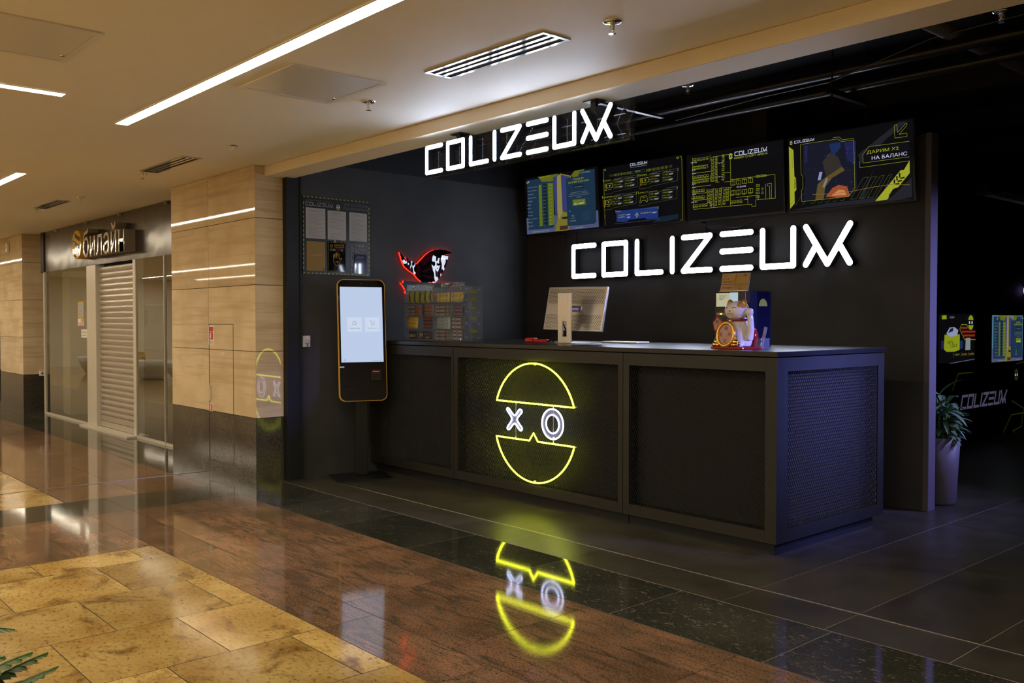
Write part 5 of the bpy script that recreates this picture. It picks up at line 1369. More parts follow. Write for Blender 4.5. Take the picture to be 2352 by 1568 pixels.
for x0, lb in ((-.135,'Пополнить баланс'),(.025,'Товары и услуги')):
    c.rect(x0,1.305,x0+.13,1.435,'kbtn'); c.text(lb,x0+.018,1.332,.009,'kink',.094)
    if x0 < 0: c.line(rrect(x0+.048,1.368,x0+.080,1.392,.006,3)+[(x0+.08,1.374)],.002,'kink'); c.line([(x0+.05,1.393),(x0+.07,1.402),(x0+.074,1.393)],.002,'kink')
    else: c.line([(x0+.044,1.404),(x0+.052,1.404),(x0+.058,1.374),(x0+.082,1.374),(x0+.086,1.396),(x0+.056,1.396)],.002,'kink'); c.line([(x0+.06,1.366),(x0+.064,1.366)],.004,'kink'); c.line([(x0+.078,1.366),(x0+.082,1.366)],.004,'kink')
c.line(arc(-.163,1.052,.009,0,360,8),.0018,'kink'); c.text('Powered by SMARTSHELL',.09,1.043,.006,'kink',.08); obj('touch_screen', c, None, t, label='glowing pale blue touch screen')
c = MB(KT); c.box(-.208,.206,-.0135,-.012,1.002,1.004,'black_gloss'); c.box(-.21,-.17,-.016,-.012,.985,.998,'white'); c.box(-.16,-.08,-.0135,-.012,.795,.799,'counter_top'); obj('front_details', c, None, t)
c = MB(KT); c.box(.068,.16,-.030,-.012,.866,.965,'black_satin'); em('reddot',(.9,.01,.01),1.5)
for i in range(6): c.box(.082+i*.0095,.0895+i*.0095,-.0312,-.030,.944,.950,'reddot')
obj('card_reader', c, None, t, bevel=.003)
c = MB(KT); c.lathe([(.004,-.002),(.004,0)],10,(0,-.0135,1.74),'kink'); obj('camera_dot', c, None, t)
c = MB(KB); c.box(-.062,.046,.03,.075,.02,1.2,'black_satin'); obj('post', c, None, t, bevel=.004)
c = MB(KB); c.box(-.27,.235,-.20,.22,0,.012,'black_satin'); obj('base_plate', c, None, t, bevel=.004)
obj('power_cord', MB(KB).tube([(.06,.04,.68),(.065,.05,.55),(.07,.08,.4),(.085,.10,.33),(.13,.14,.27),(.17,.18,.25)],.004,6,m='black_satin'), None, t)

# ================================================================ SNACK RACKS ON THE COUNTER
RX = lambda a: -7.10+(a-105)*.88/1395
RZ = lambda b: 1.222+(1440-b)*.478/1165
YF = 4.98
M['acr_sheet'] = mat('clear_acrylic_sheet', (.4,.42,.45), .05, alpha=.06)
M['shelf_line'] = mat('acrylic_edge', (.16,.14,.15), .3)
def rack(xa, xb, label, first):
    t = thing('snack_rack', label, 'display rack', ((xa+xb)/2, YF+.08, 1.222), 'clear acrylic snack racks')
    obj('back_sheet', box1(xa,xb,YF+.10,YF+.103,1.222,RZ(270)), 'acr_sheet', t); obj('front_sheet', box1(xa,xb,YF-.012,YF-.010,1.222,RZ(270)), 'acr_sheet', t)
    for x in (xa, xb-.003): obj('side_sheet', box1(x,x+.003,YF-.01,YF+.10,1.222,RZ(270)), 'acr_sheet', t)
    for b in (1432, 1185, 905, 600): obj('shelf', box1(xa,xb,YF-.01,YF+.10,RZ(b)-.0015,RZ(b)+.0015), 'shelf_line', t)
    c = MB(backT((0,YF+.05,0))); hd = [(xa+.03,RZ(270)),(xb-.03,RZ(270)),(xb-.05,RZ(165)),(xa+.055,RZ(165))]; c.prism(hd,0,.003,'acr_sheet'); c.layer = 2
    c.logo(xa+.10,RZ(245),.285,'paper',wk=.06); c.emblem(xa+.068,RZ(218),.022,'yellow'); obj('header', c, None, t, label='clear header with name print')
    for x, b in ((xa+.015,300),(xb-.02,300),(xa+.015,1390),(xb-.02,1390)): obj('screw', MB(backT((x,YF-.012,RZ(b)))).prism(arc(0,0,.007,0,360,8)[:-1],-.004,0), 'chrome', t)
    return t
rack(RX(105), RX(800), 'left clear acrylic rack of chocolate bars on the counter', True)
rt = rack(RX(808), RX(1500), 'right clear acrylic rack of chocolate bars on the counter', False)
c = MB(Matrix.Translation((RX(1500),YF,0)) @ Matrix.Rotation(math.radians(58),4,'Z')); c.box(.005,.17,-.002,.002,1.222,RZ(265),'acr_sheet')
c.layer = 8
for i, (z, m) in enumerate(((1.64,'yellow_d'),(1.60,'grey_d'),(1.575,'yellow_d'),(1.50,'yellow_d'),(1.41,'yellow_d'),(1.385,'grey_d'),(1.30,'yellow_d'))): c.rect(.05,z,.12,z+.025,m)
for z in (1.68,1.58,1.48,1.38,1.26): c.rect(.02,z,.026,z+.006,'white'); c.rect(.13,z-.01,.136,z-.004,'white')
c.logo(.03,1.24,.40,'grey_d',rot=math.pi/2); obj('side_panel', c, None, rt, label='printed clear side wing')
def bar(w, h, d, cols, txt=None, tcol='paper', tx=(.08,.7), th=.6, amp=0):
    """pillow-shaped wrapper with crimped ends, printed front"""
    mb = MB(); nx, ns = 12, 8; vs = []; xs = [0,.03,.06,.10,.2,.35,.5,.65,.8,.90,.94,.97,1]; ks = [.95,.9,.95,1,1,1,1,1,1,1,.95,.9,.95]; ds = [.05,.1,.3,.8,1,1,1,1,1,.8,.3,.1,.05]
    for i, x in enumerate(xs):
        for j in range(ns):
            q = 2*math.pi*j/ns+.39; vs.append((x*w, math.sin(q)*d/2*ds[i], h/2+math.cos(q)*h/2*ks[i]*1.08+amp*math.sin(i*2.1+j)))
    for i in range(len(xs)-1):
        m = cols[0]
        for lim, cc in cols[1:]:
            if xs[i] >= lim: m = cc
        mb.add([], [], m); mb.use(m)
        o = len(mb.v)
        if i == 0: mb.v += vs; base = o
        for j in range(ns): mb.f.append((base+i*ns+j, base+(i+1)*ns+j, base+(i+1)*ns+(j+1)%ns, base+i*ns+(j+1)%ns)); mb.mi.append(mb.cm)
    if txt: mb.text(txt, w*tx[0], h*(1-th)/2, h*th, tcol, w*tx[1], y=-d/2-.0006)
    return mb
def put(name, cat, mb, spots, grp, labels):
    me0 = None
    for (a, b), lab in zip(spots, labels):
        if me0 is None: o = obj(name, mb); me0 = o
        else: o = me0.copy(); col.objects.link(o)
        o.location = (RX(a), YF+.02, RZ(b)); tag(o, lab, cat, grp)
W_ = lambda n: n*.88/1395
pos3 = ('top','middle','bottom')
snk = bar(W_(335), .034, .022, ['p_brown',(.6,'p_pink')], 'SNICKERS', 'p_cream', (.05,.56), .62)
put('chocolate_bar', 'chocolate bar', snk, [(135,732),(138,820),(140,890)], 'brown bars with pink ends', ['brown bar with pink end, %s of three, left of the tan bars' % q for q in pos3])
tan = bar(W_(265), .036, .022, ['p_dbrown',(.2,'p_tan')], None)
put('chocolate_bar', 'chocolate bar', tan, [(515,725),(515,808),(515,890)], 'plain tan bars', ['plain tan wrapped bar, %s of three in the left rack' % q for q in pos3])
nut = bar(W_(265), .042, .03, ['p_yel'], 'Nuts', 'p_redt', (.12,.6), .7)
put('chocolate_bar', 'chocolate bar', nut, [(135,1000),(130,1085),(118,1172)], 'yellow bars with red lettering', ['yellow bar with dark red lettering, %s of three in the left rack' % q for q in pos3])
mar = bar(W_(240), .036, .024, ['p_black'], 'MARS', 'p_redt', (.1,.78), .6)
put('chocolate_bar', 'chocolate bar', mar, [(520,1000),(522,1085),(520,1168)], 'black bars with red lettering in the left rack', ['black bar with red lettering, %s of three in the left rack' % q for q in pos3])
bag = bar(W_(230), .075, .03, ['p_dbrown'], "m&m's", 'p_cream', (.1,.75), .45)
put('candy_bag', 'candy bag', bag, [(165,1415)], 'small bags on the lowest shelf', ['dark brown candy bag with pale lettering, bottom left of the racks'])
bag2 = bar(W_(285), .075, .03, ['p_black'], 'M', 'p_cream', (.03,.22), .5); bag2.text('кофе', W_(110), .045, .012, 'p_cream', W_(120), y=-.0158); bag2.text('140₽', W_(140), .012, .014, 'p_cream', W_(100), y=-.0158)
put('candy_bag', 'candy bag', bag2, [(465,1415)], 'small bags on the lowest shelf', ['black candy bag with a price, beside the dark brown bag'])
random.seed(3)
for i in range(5):
    mb = bar(W_(125), .105, .035, ['p_lime',(.3,'p_green'),(.55,'p_lime')], amp=.0035); rnd = random.Random(i)
    for q in range(5): x = rnd.uniform(.01,.06); z = rnd.uniform(.01,.09); mb.poly([(x,z),(x+.012,z+.004),(x+.004,z+.018)], 'p_cream' if q == 0 else 'p_black', -.0182)
    put('snack_bag', 'snack bag', mb, [(150+i*128,590)], 'crinkled lime green bags', ['crinkled lime green snack bag, %s of five from the left' % ('first','second','third','fourth','fifth')[i]])
ylw = bar(W_(285), .046, .03, ['p_yel',(.12,'p_lime'),(.3,'p_yel')], 'КАРАМЕЛЬ', 'p_tan', (.35,.35), .3); ylw.line([(W_(230),.014),(W_(262),.018),(W_(245),.034),(W_(230),.014)], .003, 'p_brown', -.0158)
put('chocolate_bar', 'wafer bar', ylw, [(868,500),(1182,500),(860,600),(1172,595)], 'golden yellow wafers', ['golden wafer pack, %s of the four at the top of the right rack' % q for q in ('upper left','upper right','lower left','lower right')])
sg = bar(W_(370), .035, .022, ['p_brown',(.6,'p_tan'),(.8,'p_green')], 'SNICKERS', 'p_cream', (.04,.54), .62)
put('chocolate_bar', 'chocolate bar', sg, [(840,740),(842,820),(840,905)], 'brown bars with green ends, upper three', ['brown bar with green end, %s of the upper three in the right rack' % q for q in pos3])
o_first = 0
put('chocolate_bar', 'chocolate bar', bar(W_(370), .035, .022, ['p_brown',(.6,'p_tan'),(.8,'p_green')], 'SNICKERS', 'p_cream', (.04,.54), .62), [(840,1275),(842,1355),(845,1430)], 'brown bars with green ends, lower three', ['brown bar with green end, %s of the lower three in the right rack' % q for q in pos3])
put('chocolate_bar', 'chocolate bar', bar(W_(228), .032, .022, ['p_black'], 'MARS', 'p_redt', (.1,.78), .62), [(1252,735),(1254,815),(1252,895)], 'black bars with red lettering in the right rack', ['black bar with red lettering, %s of three in the right rack' % q for q in pos3])
put('chocolate_bar', 'chocolate bar', bar(W_(315), .034, .024, ['p_silver'], 'BOUNTY', 'p_green', (.05,.85), .62), [(845,975),(845,1045),(850,1115),(845,1185)], 'silvery bars', ['silvery pale bar, %s of four in the right rack' % q for q in ('top','second','third','bottom')])
put('chocolate_bar', 'chocolate bar', bar(W_(290), .036, .024, ['p_picnic'], 'PICNIC', 'p_cream', (.14,.7), .6), [(1190,1010),(1190,1095),(1192,1180)], 'brown bars with cream lettering, upper three', ['brown bar with cream lettering, %s of the upper three in the right rack' % q for q in pos3])
put('chocolate_bar', 'chocolate bar', bar(W_(250), .034, .024, ['p_picnic'], 'PICNIC', 'p_cream', (.05,.88), .64), [(1240,1265),(1240,1345),(1242,1425)], 'brown bars with cream lettering, lower three', ['brown bar with cream lettering, %s of the lower three in the right rack' % q for q in pos3])

# ================================================================ MONITOR
t = thing('monitor', 'silver computer monitor seen from behind with pierced back panel', 'monitor', (-5.22,5.25,1.222))
MT = Matrix.Translation((-5.265,5.38,1.503)) @ Matrix.Rotation(math.radians(-10.5),4,'X') @ Matrix.Rotation(math.radians(1.2),4,'Y')
W2, H2 = .335, .182
c = MB(MT); c.box(-W2,W2,0,.022,-H2,H2,'silver'); obj('back_shell', c, None, t, bevel=.003)
c = MB(MT); c.box(-W2+.006,W2-.006,.022,.026,-H2+.006,H2-.006,'black_gloss'); obj('display_panel', c, None, t)
for z0, z1 in ((.045,.168),(-.168,-.045)):
    c = MB(MT); z = z0; r = 0
    while z < z1:
        x = -W2+.02+(r % 2)*.0098
        while x < W2-.015: c.add([(x+.0042*math.cos(a),-.0006,z+.0052*math.sin(a)) for a in (0,1.05,2.09,3.14,4.19,5.24)], [(0,1,2,3,4,5)], 'black'); x += .0196
        z += .0112; r += 1
    obj('vent_holes', c, None, t, label='band of small dark holes')
obj('cable_port', MB(MT).box(-.02,.05,-.02,0,-.02,.02,'silver').box(.03,.09,-.012,0,-.015,.02,'silver'), None, t, bevel=.004)
sx = -5.238
st = MB(); hole = arc(sx,1.372,.024,0,180,8)+[(p[0],p[1]-.07) for p in arc(sx,1.372,.024,180,360,8)]
st.box(sx-.074,sx-.025,5.235,5.25,1.228,1.628).box(sx+.025,sx+.074,5.235,5.25,1.228,1.628).box(sx-.025,sx+.025,5.235,5.25,1.40,1.628).box(sx-.025,sx+.025,5.235,5.25,1.228,1.275)
obj('stand_column', st, 'silver', t, bevel=.001); obj('stand_foot', MB().box(sx-.085,sx+.085,5.225,5.46,1.2215,1.229), 'silver', t, bevel=.002)
obj('hinge_arm', MB().tube([(sx,5.25,1.5),(sx+.02,5.36,1.5)],.025,12), 'silver', t)
obj('power_cable', MB().tube([(-5.225,5.30,1.515),(-5.27,5.29,1.505),(-5.30,5.285,1.47),(-5.305,5.285,1.42),(-5.30,5.29,1.37),(-5.285,5.30,1.33),(-5.28,5.33,1.27)],.0045,8), 'black', t, True)
tag(obj('keyboard', MB().box(-5.10,-4.72,5.52,5.68,1.2215,1.236), 'silver', bevel=.004), 'slim silver keyboard behind the monitor on the counter', 'keyboard')
tag(obj('paper_sheet', box1(-5.02,-4.80,5.30,5.46,1.2212,1.2225), 'paper'), 'pale paper lying on the counter right of the monitor', 'paper')
rd = thing('barcode_scanner', 'small red hand-held scanner with black cable beside the monitor', 'scanner', (-5.56,5.25,1.221))
obj('handle', MB().box(-5.60,-5.44,5.23,5.27,1.2235,1.248), 'red', rd, bevel=.008); obj('head', MB().box(-5.695,-5.60,5.22,5.29,1.2235,1.26), 'red', rd, bevel=.010); obj('window', box1(-5.69,-5.635,5.2185,5.222,1.232,1.245), 'p_redt', rd)
obj('cable', MB().tube([(-5.44,5.25,1.235),(-5.40,5.25,1.25),(-5.36,5.25,1.262),(-5.33,5.26,1.25),(-5.31,5.25,1.23)],.0065,8), 'black', rd, True)
cb = MB(); cb.tube([(-5.44,5.30,1.23),(-5.38,5.30,1.255),(-5.34,5.30,1.27),(-5.31,5.29,1.25),(-5.29,5.27,1.23)],.005,8); tag(obj('cable_loop', cb, 'black_satin', smooth=True), 'black cable loop on the counter between scanner and monitor', 'cable')

# ================================================================ POWER BANK STATION AND CARD
t = thing('power_bank_station', 'black power bank rental box with lit green slots behind the lucky cat', 'charging station', (-3.55,5.27,1.222))
M['station_blue'] = mat('dark_blue_gloss', (.006,.006,.018), .12)
c = MB(); c.box(-3.75,-3.505,5.20,5.48,1.2215,1.60,'black_satin'); obj('body', c, None, t, bevel=.006)
c = MB(Matrix.Translation((-3.505,5.34,0))); c.add([], []); pr = [(.0,-.135),(.025,-.125),(.045,-.07),(.05,0),(.045,.08),(.025,.13),(0,.14)]
c.add([(x,y,1.2215) for x, y in pr]+[(x,y,1.60) for x, y in pr], [(i,i+1,i+8,i+7) for i in range(6)]+[tuple(range(7))[::-1],tuple(range(7,14))], 'station_blue'); obj('side_shell', c, None, t)
em('slotg', (.55,1.0,.15), 3.0); M['slot_amber'] = mat('amber_slot', (.40,.20,.03), .4)
c = MB(backT((-3.75,5.199,1.222)))
for r in range(3):
    for q in range(2):
        x = .018+q*.12; z = .298-r*.08
        c.poly(rrect(x,z,x+.074,z+.017,.006,3),'slot_amber',-.0006); c.poly(rrect(x+.026,z+.005,x+.046,z+.012,.003,2),'slotg',-.0012)
        c.line([(x,z-.030),(x+.07,z-.030)],.004,'black',-.0006); c.line([(x,z-.030),(x,z-.048)],.004,'black',-.0006)
for z in (.04,.085): c.line([(.018,z),(.09,z)],.004,'black',-.0006); c.line([(.018,z),(.018,z-.018)],.004,'black',-.0006)
obj('battery_slots', c, None, t, label='amber slots with small green lights')
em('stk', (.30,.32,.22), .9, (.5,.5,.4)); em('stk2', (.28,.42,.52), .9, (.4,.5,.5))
c = MB(backT((-3.75,5.198,1.50))); c.rect(.015,-.002,.125,.09,'stk'); c.rect(.125,.0,.19,.092,'stk2')
for i in range(4): c.line([(.04,.075-i*.01),(.10-.01*i,.075-i*.01)],.0025,'ink')
obj('instruction_sticker', c, None, t, label='pale green and blue sticker')
c = MB(wallT((-3.4535,5.28,1.50))); c.poly(arc(.05,.0,.05,0,180,12),'yellow',-.0005); obj('emblem', c, None, t)
for s_ in (0,): 
    RT = Matrix.Translation((-3.72,5.22,1.602)) @ Matrix.Rotation(math.radians(-14),4,'X') @ Matrix.Rotation(math.radians(0),4,'Z')
    c = MB(RT); c.box(0,.215,0,.003,0,.125,'amber_card'); c.box(-.003,.222,.003,.006,-.002,.127,'glass_edge'); c.box(-.003,.22,-.01,.02,-.004,0,'silver')
    c.layer = 2
    c.line([(0,.047),(.215,.047)],.003,'ink'); c.line([(.112,.047),(.112,.125)],.003,'ink'); c.line([(.155,0),(.155,.047)],.003,'ink')
    c.text('тут',.014,.100,.014,'ink',.035); c.text('есть',.014,.080,.012,'ink',.046); c.text('зарядка!',.014,.056,.017,'ink',.088); c.text('energoz',.014,.014,.016,'ink',.08)
    for q in ((.12,.112,.05),(.12,.104,.04),(.12,.085,.03),(.12,.073,.02),(.12,.06,.032),(.105,.036,.04),(.105,.028,.04),(.105,.02,.035),(.165,.038,.035),(.165,.024,.03),(.165,.012,.025)): c.line([(q[0],q[1]),(q[0]+q[2],q[1])],.0025,'amber_ink')
    for q in (0,.008,.016): c.line([(.178+q,.10),(.180+q,.115)],.004,'ink')
    c.line([(.17,.06),(.195,.055),(.2,.085),(.175,.09),(.17,.06)],.002,'yellow')
    tag(obj('advert_card', c), 'amber advert card in a clear holder on top of the power bank station', 'card holder')
bx = thing('acrylic_box', 'small clear acrylic box right of the lucky cat', 'box', (-3.33,5.12,1.222))
c = MB(); 
for a in ((-3.40,-3.30,5.08,5.082,1.222,1.29),(-3.40,-3.30,5.17,5.172,1.222,1.29),(-3.40,-3.398,5.08,5.17,1.222,1.29),(-3.302,-3.30,5.08,5.17,1.222,1.29)): c.box(*a)
obj('walls', c, 'acr_box', bx); obj('edge', MB().box(-3.305,-3.299,5.079,5.083,1.222,1.29), 'chrome', bx)
tag(obj('leaning_card', MB(Matrix.Translation((-3.345,5.125,1.224)) @ Matrix.Rotation(math.radians(14),4,'Y')).box(0,.022,0,.002,0,.145,'grey_card'), None), 'narrow grey card leaning up from the clear box beside the lucky cat', 'card')
# ================================================================ LUCKY CAT
CX, CY, CZ = -3.445, 5.03, 1.2215
t = thing('lucky_cat_figurine', 'white waving lucky cat figurine with gold coin on red base', 'figurine', (CX,CY,CZ))
M['porcelain'] = mat('white_porcelain', (.72,.66,.60), .10, coat=.5); M['patch'] = mat('orange_patch', (.55,.26,.05), .12, coat=.5)
M['lac_red'] = mat('red_lacquer', (.30,.012,.012), .12); M['pinkface'] = mat('pink_coin_face', (.42,.20,.15), .3); M['line_brown'] = mat('painted_line', (.06,.025,.02), .4)
KS = 1.24
def CT(dx=0, dy=0, dz=0, rz=0): return Matrix.Translation((CX,CY,CZ)) @ Matrix.Scale(KS, 4) @ Matrix.Translation((dx,dy,dz)) @ Matrix.Rotation(math.radians(rz),4,'Z')
HT = CT(-.005,-.012,.198,0)   # head centre, face turned towards -Y and slightly left
c = MB(CT())
c.lathe([(.030,.012),(.062,.014),(.070,.035),(.068,.07),(.060,.11),(.050,.14),(.042,.16),(.02,.17)],28,(0,.012,0),sy=.9)
c.ell((0,-.012,.198),(.066,.056,.050),24,16)
c.tube([(.045,.0,.06),(.075,-.005,.058),(.085,-.008,.10),(.083,-.010,.155),(.080,-.012,.185)],.019,12,rads=[.02,.021,.0175,.016,.015]); c.ell((.080,-.014,.190),(.021,.019,.022),14,10)
c.tube([(-.04,-.01,.10),(-.072,-.04,.092),(-.070,-.060,.086)],.017,12,rads=[.02,.018,.016]); c.ell((-.068,-.064,.088),(.018,.017,.016),14,10)
for s_ in (-1,1): c.ell((s_*.045,-.05,.022),(.022,.026,.014),12,8)
body = obj('body', c, 'porcelain', t, True); rm = body.modifiers.new('remesh','REMESH'); rm.mode = 'VOXEL'; rm.voxel_size = .0028; rm.use_smooth_shade = True; sm = body.modifiers.new('smooth','SMOOTH'); sm.iterations = 6; sm.factor = .6
for s_ in (-1,1):
    c = MB(CT(s_*.038,-.010,.226)); c.add([(-.027,-.016,0),(.027,-.016,0),(.027,.018,0),(-.027,.018,0),(s_*.010,0,.066)],[(0,1,4),(1,2,4),(2,3,4),(3,0,4)],'gold_ear'); o = obj('ear', c, None, t, True); 
    b_ = o.modifiers.new('sub','SUBSURF'); b_.levels = 2; b_.render_levels = 2
pc = MB(CT(.022,-.010,.209)); pc.ell((0,0,0),(.0415,.0480,.036),20,14); obj('orange_marking', pc, 'patch', t, True, label='orange patch over one eye')
fc = MB(CT())
for s_ in (-1,1): fc.tube([(-.005+s_*.026+.011*math.cos(a), -.012-.056*math.sqrt(max(.05,1-((s_*.026+.011*math.cos(a))/.066)**2-((.010+.006*math.sin(a))/.05)**2))-.0015-(.004 if s_>0 else 0), +.208+.007*math.sin(a)) for a in [math.pi*i/8 for i in range(9)]],.0012,5,m='line_brown')
for s_ in (-1,1): fc.tube([(-.005+s_*(.002+.018*i/6), -.0685+.010*(i/6)**2, +.186-.006*math.sin(math.pi*i/6)) for i in range(7)],.0011,5,m='line_brown')
for k in range(3): fc.tube([(+.040,-.047,.196-k*.008),(+.052,-.037,.192-k*.009)],.001,5,m='line_brown'); fc.tube([(-.050,-.047,.196-k*.008),(-.060,-.036,.192-k*.009)],.001,5,m='line_brown')
obj('painted_face', fc, None, t)
obj('nose', MB(CT()).ell((-.005,-.0695,.197),(.005,.004,.004),10,8), 'red', t, True)
obj('collar', MB(CT()).tube([(.052*math.cos(a),.002+.046*math.sin(a),.151) for a in [2*math.pi*i/24 for i in range(24)]],.0055,8,True,m='lac_red'), None, t, True)
obj('bell', MB(CT()).ell((-.012,-.052,.145),(.008,.008,.008),12,8), 'gold', t, True)
CO = CT(-.018,-.082,.075) @ Matrix.Rotation(math.radians(-10),4,'X')
c = MB(CO); c.tube([(.050*math.cos(a),0,.060*math.sin(a)) for a in [2*math.pi*i/30 for i in range(30)]],.010,10,True,m='gold_satin'); coin = obj('gold_coin', c, None, t, True)
c = MB(CO); c.prism([(.047*math.cos(a),.057*math.sin(a)) for a in [2*math.pi*i/30 for i in range(30)]],-.002,.012,'pinkface'); c.layer = 6
for ch, x, z in (('福',-.010,.022),('金',-.038,-.010),('来',.014,-.010),('宝',-.010,-.044)): c.text(ch,x,z,.022,'line_brown',.020,y=-.0032)
c.tube([(0,-.004,0),(.02,-.004,-.03)],.0012,5,m='gold'); obj('coin_face', c, None, coin)
for s_ in (-1,1):
    c = MB(CT(s_*.056-.018,-.078,.0)); 
    for a in ((0,.0,.036,.020),(.006*s_,-.012,.022,.016),(-.008*s_,-.006,.020,.015),(.012*s_,.004,.028,.014),(0,.004,.056,.013)): c.ell((a[0],a[1],a[2]),(a[3],a[3]*.9,a[3]*.85),14,10)
    obj('gold_ingots', c, 'gold', t, True)
c = MB(CT(-.078,-.062,.095) @ Matrix.Rotation(math.radians(-6),4,'Y')); pen = [(-.026,.0),(.022,.0),(.030,.045),(0,.075),(-.032,.045)]; c.prism(pen,0,.006,'lac_red'); c.prism([(a*.78,.006+b*.84) for a, b in pen],-.001,0,'pinkface'); c.layer = 4
c.text('财',-.012,.035,.022,'line_brown',.022,y=-.002); c.text('人',-.012,.010,.020,'line_brown',.022,y=-.002); obj('fortune_plaque', c, None, t, label='dark red pentagon plaque')
obj('tail', MB(CT()).ell((.055,.055,.06),(.028,.03,.05),14,10), 'lac_red', t, True)
c = MB(CT()); c.prism([(-.10,0),(.10,0),(.098,.012),(-.098,.012)],-.10,.09,'lac_red'); obj('base', c, None, t, bevel=.003, label='red lacquer base')

# ================================================================ POTTED PLANT BEHIND THE PARTITION
t = thing('potted_plant', 'tall dark planter with broad-leaved plant behind the partition end', 'potted plant', (-3.02,7.15,0))
c = MB(); c.lathe([(.11,0),(.125,.02),(.135,.25),(.15,.515),(.138,.515),(.13,.49)],28,(-3.05,7.12,0)); obj('planter', c, 'planter', t, True); obj('soil', MB().lathe([(.001,.47),(.13,.47),(.13,.475),(.001,.476)],20,(-3.05,7.12,0)), 'black', t)
def leaf(mb, base, az, el, L, wd, droop, m, n=7):
    vs = []; d = Vector((math.cos(az)*math.cos(el), math.sin(az)*math.cos(el), math.sin(el))); side = Vector((-math.sin(az), math.cos(az), 0)); p = Vector(base)
    for i in range(n+1):
        u = i/n; w_ = wd*math.sin(math.pi*min(1,u*.93+.05))**.8*(1-.25*u)
        fold = Vector((0,0,w_*.25)); vs += [p-side*w_/2+fold, p, p+side*w_/2+fold]
        d = (d+Vector((0,0,-droop/n))).normalized(); p = p+d*L/n
    fs = []
    for i in range(n): a = i*3; fs += [(a,a+1,a+4,a+3),(a+1,a+2,a+5,a+4)]
    mb.add(vs, fs, m)
random.seed(11); base = Vector((-3.05,7.12,.48)); stem = MB(); fol = MB(); low = MB()
for sx_, sy_, hh in ((0,0,.36),(.07,-.02,.30),(-.06,.03,.28),(.03,.05,.22)):
    stem.tube([base+Vector((sx_*.3,sy_*.3,0)), base+Vector((sx_*.8,sy_*.8,hh*.5)), base+Vector((sx_,sy_,hh))], .008, 7)
    for k in range(26):
        u = .15+.85*random.random(); leaf(fol, base+Vector((sx_*u,sy_*u,hh*u)), random.uniform(0,6.28), random.uniform(.05,.95)*(.5+u*.6), random.uniform(.16,.24), random.uniform(.04,.062), random.uniform(.5,1.2), 'leaf_dark')
for k in range(40): leaf(low, base+Vector((random.uniform(-.06,.06),random.uniform(-.06,.06),0)), random.uniform(0,6.28), random.uniform(.5,1.2), random.uniform(.12,.20), .026, 1.0, 'leaf_mid')
obj('stems', stem, 'leaf_mid', t); obj('foliage', fol, 'leaf_dark', t, True, label='large broad dusty green leaves'); obj('undergrowth', low, 'leaf_mid', t, True, label='bright green small leaves at the rim')
# ================================================================ FERN IN THE NEAR LEFT CORNER
fe = thing('potted_fern', 'green fern frond tips reaching in at the bottom left corner', 'fern', (-1.78,.20,0))
obj('planter', MB().lathe([(.13,0),(.14,.02),(.17,.55),(.155,.55),(.15,.52)],24,(-1.86,.14,0)), 'planter', fe, True); obj('soil', MB().lathe([(.001,.50),(.15,.50),(.15,.505),(.001,.506)],20,(-1.86,.14,0)), 'black', fe)
def frond(p0, p1, lift, tag_):
    c = MB(); p0 = Vector(p0); p1 = Vector(p1); n = 34; P = []
    for i in range(n+1): u = i/n; q = p0.lerp(p1, u); q.z += lift*math.sin(math.pi*u*.9); P.append(q)
    c.tube(P, .0016, 5)
    for i in range(3, n):
        d = (P[i+1]-P[i]).normalized(); sd = d.cross(Vector((0,0,1))).normalized(); u = i/n; L = .068*math.sin(math.pi*(u*.86+.12))**.8
        for s_ in (-1,1):
            dr = (sd*s_*.85+d*.55+Vector((0,0,-.15+.06*math.sin(i*3)))).normalized(); wv = d*.0075; b_ = P[i]
            c.add([b_-wv, b_+wv, b_+dr*L*.55+wv*.8, b_+dr*L, b_+dr*L*.5-wv*1.0], [(0,1,2,3,4)])
    obj('frond', c, 'fern', fe, label=tag_)
B_ = (-1.86,.14,.53)
for q in (((-1.650,.437,.800),.05),((-1.70,.46,.785),.05),((-1.645,.40,.785),.045),((-1.76,.46,.79),.06),((-1.72,.36,.80),.045),((-1.74,.43,.80),.07),((-1.69,.40,.775),.06),((-1.66,.30,.76),.06),((-1.80,.40,.78),.08),((-1.95,.45,.76),.14),((-2.1,.25,.72),.13),((-2.05,-.05,.72),.14),((-1.8,-.12,.72),.13),((-1.60,.28,.70),.06)): frond(B_, *q, tag_='arching fern frond')

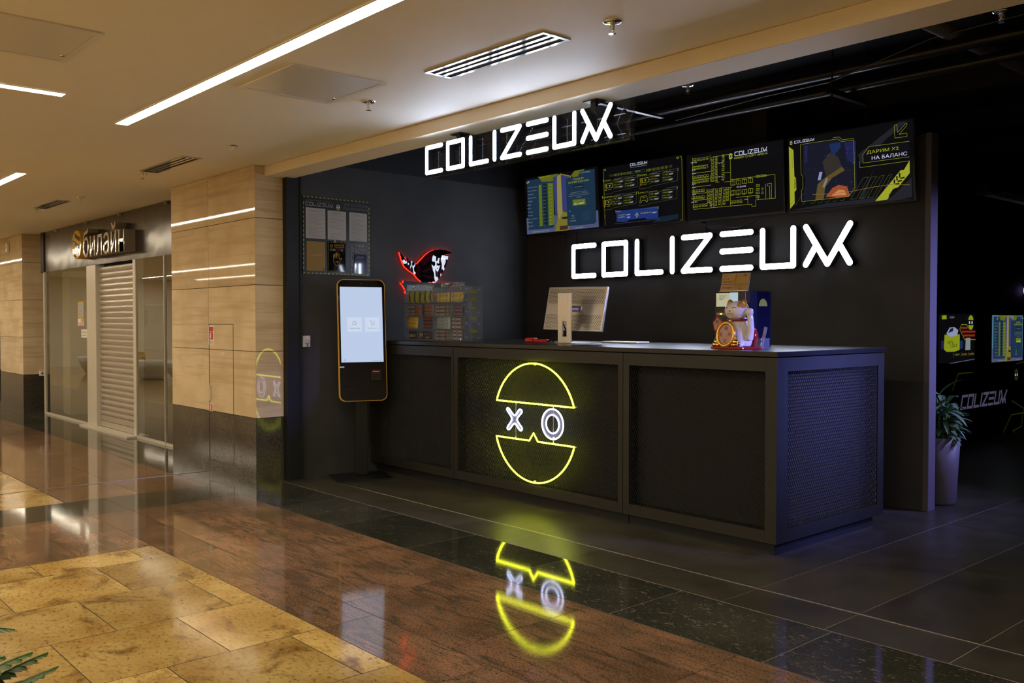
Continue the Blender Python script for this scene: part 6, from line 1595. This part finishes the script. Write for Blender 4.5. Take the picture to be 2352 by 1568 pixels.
# ================================================================ BACK ROOM ON THE RIGHT
def far_tv(y, z, W, H, lab, draw):
    t = thing('wall_screen', lab, 'screen', (-4.39,y+W/2,z), 'screens deep in the dark back room'); T = wallT((-4.36,y,z))
    b = MB(T); b.box(-.012,W+.012,0,.035,-.012,H+.012,'black_satin'); obj('casing', b, None, t); c = MB(T); c.rect(0,0,W,H,'scr_k',-.001); c.layer = 4; draw(c); obj('display', c, None, t)
def d1(c):
    k = .98/345; f = lambda x, z: ((x-105)*k, (790-z)*.545/450)
    def P(m, *q): c.poly([f(*a) for a in q], m)
    P('limed',(160,530),(300,530),(300,675),(250,690),(180,688),(155,665)); P('nsil',(175,520),(205,465),(250,462),(285,490),(275,540),(215,552)); P('dk',(190,515),(212,475),(240,470),(235,500)); P('nblue2',(130,590),(155,580),(155,650),(130,665)); P('nblue',(300,590),(330,590),(328,660),(300,670))
    for i, (a, b) in enumerate(((310,370),(318,450),(335,445))): P('red_e',(a,460+i*36),(b,462+i*36),(b,478+i*37),(a,478+i*36))
    c.line([f(*a) for a in ((450,583),(345,580),(297,480),(315,438),(365,440),(378,475))],.006,'limed'); c.emblem(*f(403,420),.085,'limed'); P('paper_s',(355,565),(400,565),(400,680),(352,680)); 
    c.text('МАРТЫ...',*f(185,615),.035,'k',.17); c.text('15 000 ₽',*f(205,650),.04,'k',.19); c.text('COLIZEUM',*f(200,380),.02,'wd',.12); P('limed',(130,355),(170,352),(172,388),(130,390))
    for i, w_ in enumerate(('СТАНДАРТ','РАСТЕЖ','КУРС')): c.text(w_,*f(250+i*70,728),.022,'limed',.13); c.line([f(240+i*70,705),f(240+i*70,735)],.01,'red_e')
    c.line([f(210,795),f(440,770)],.006,'v')
em('limed', (.22,.27,.01), 1.0); em('paper_s', (.20,.22,.22), 1.0)
far_tv(10.13, .935, .97, .545, 'left screen in the dark back room, lime car advert', d1)
far_tv(11.60, .90, .99, .575, 'right screen in the dark back room, blue tournament poster', lambda c: draw_art(c, 'SLAM', .99, .575))
em('wall_print', (.075,.063,.11), .8); em('lime_line', (.020,.020,.002), 1.0)
t = thing('wall_lettering', 'lilac name lettering on the dark wall behind the plant', 'wall graphic', (-4.395,11.5,.4))
c = MB(wallT((-4.397,10.83,.395))); 
for g, gx in GX:
    for pl in GLY[g]: c.line([((gx+a+b*.35)*.44,b*.46) for a, b in pl], .03, 'wall_print', -.001)
obj('letters', c, None, t)
t = thing('wall_outline_graphic', 'thin yellow polygon outlines on the dark back room wall', 'wall graphic', (-4.396,12.5,.5)); 
for pl in ([(12.1,.02),(12.35,.22),(12.9,.22)],[(12.35,.40),(12.75,.28),(12.7,0.05),(12.4,.01)],[(10.6,.62),(10.75,.80),(11.15,.80)],[(12.5,.86),(12.8,.88),(13.4,.88)]):
    c = MB(wallT((-4.397,0,0))); c.line(pl, .012, 'lime_line', -.001); obj('outline', c, None, t)
c = MB(wallT((-4.397,0,0))); c.emblem(12.5,.72,.075,'lime_line','k'); obj('round_emblem', c, None, t)
em('violet', (.45,.30,.85), 2.0)
t = thing('ring_light', 'tiny violet glowing ring at the far right edge', 'lamp', (-4.38,12.68,1.8)); obj('ring', MB(wallT((-4.38,12.68,1.79))).tube([(.05*math.cos(a),-.02,.045*math.sin(a)) for a in [2*math.pi*i/16 for i in range(16)]],.011,6,True), 'violet', t)
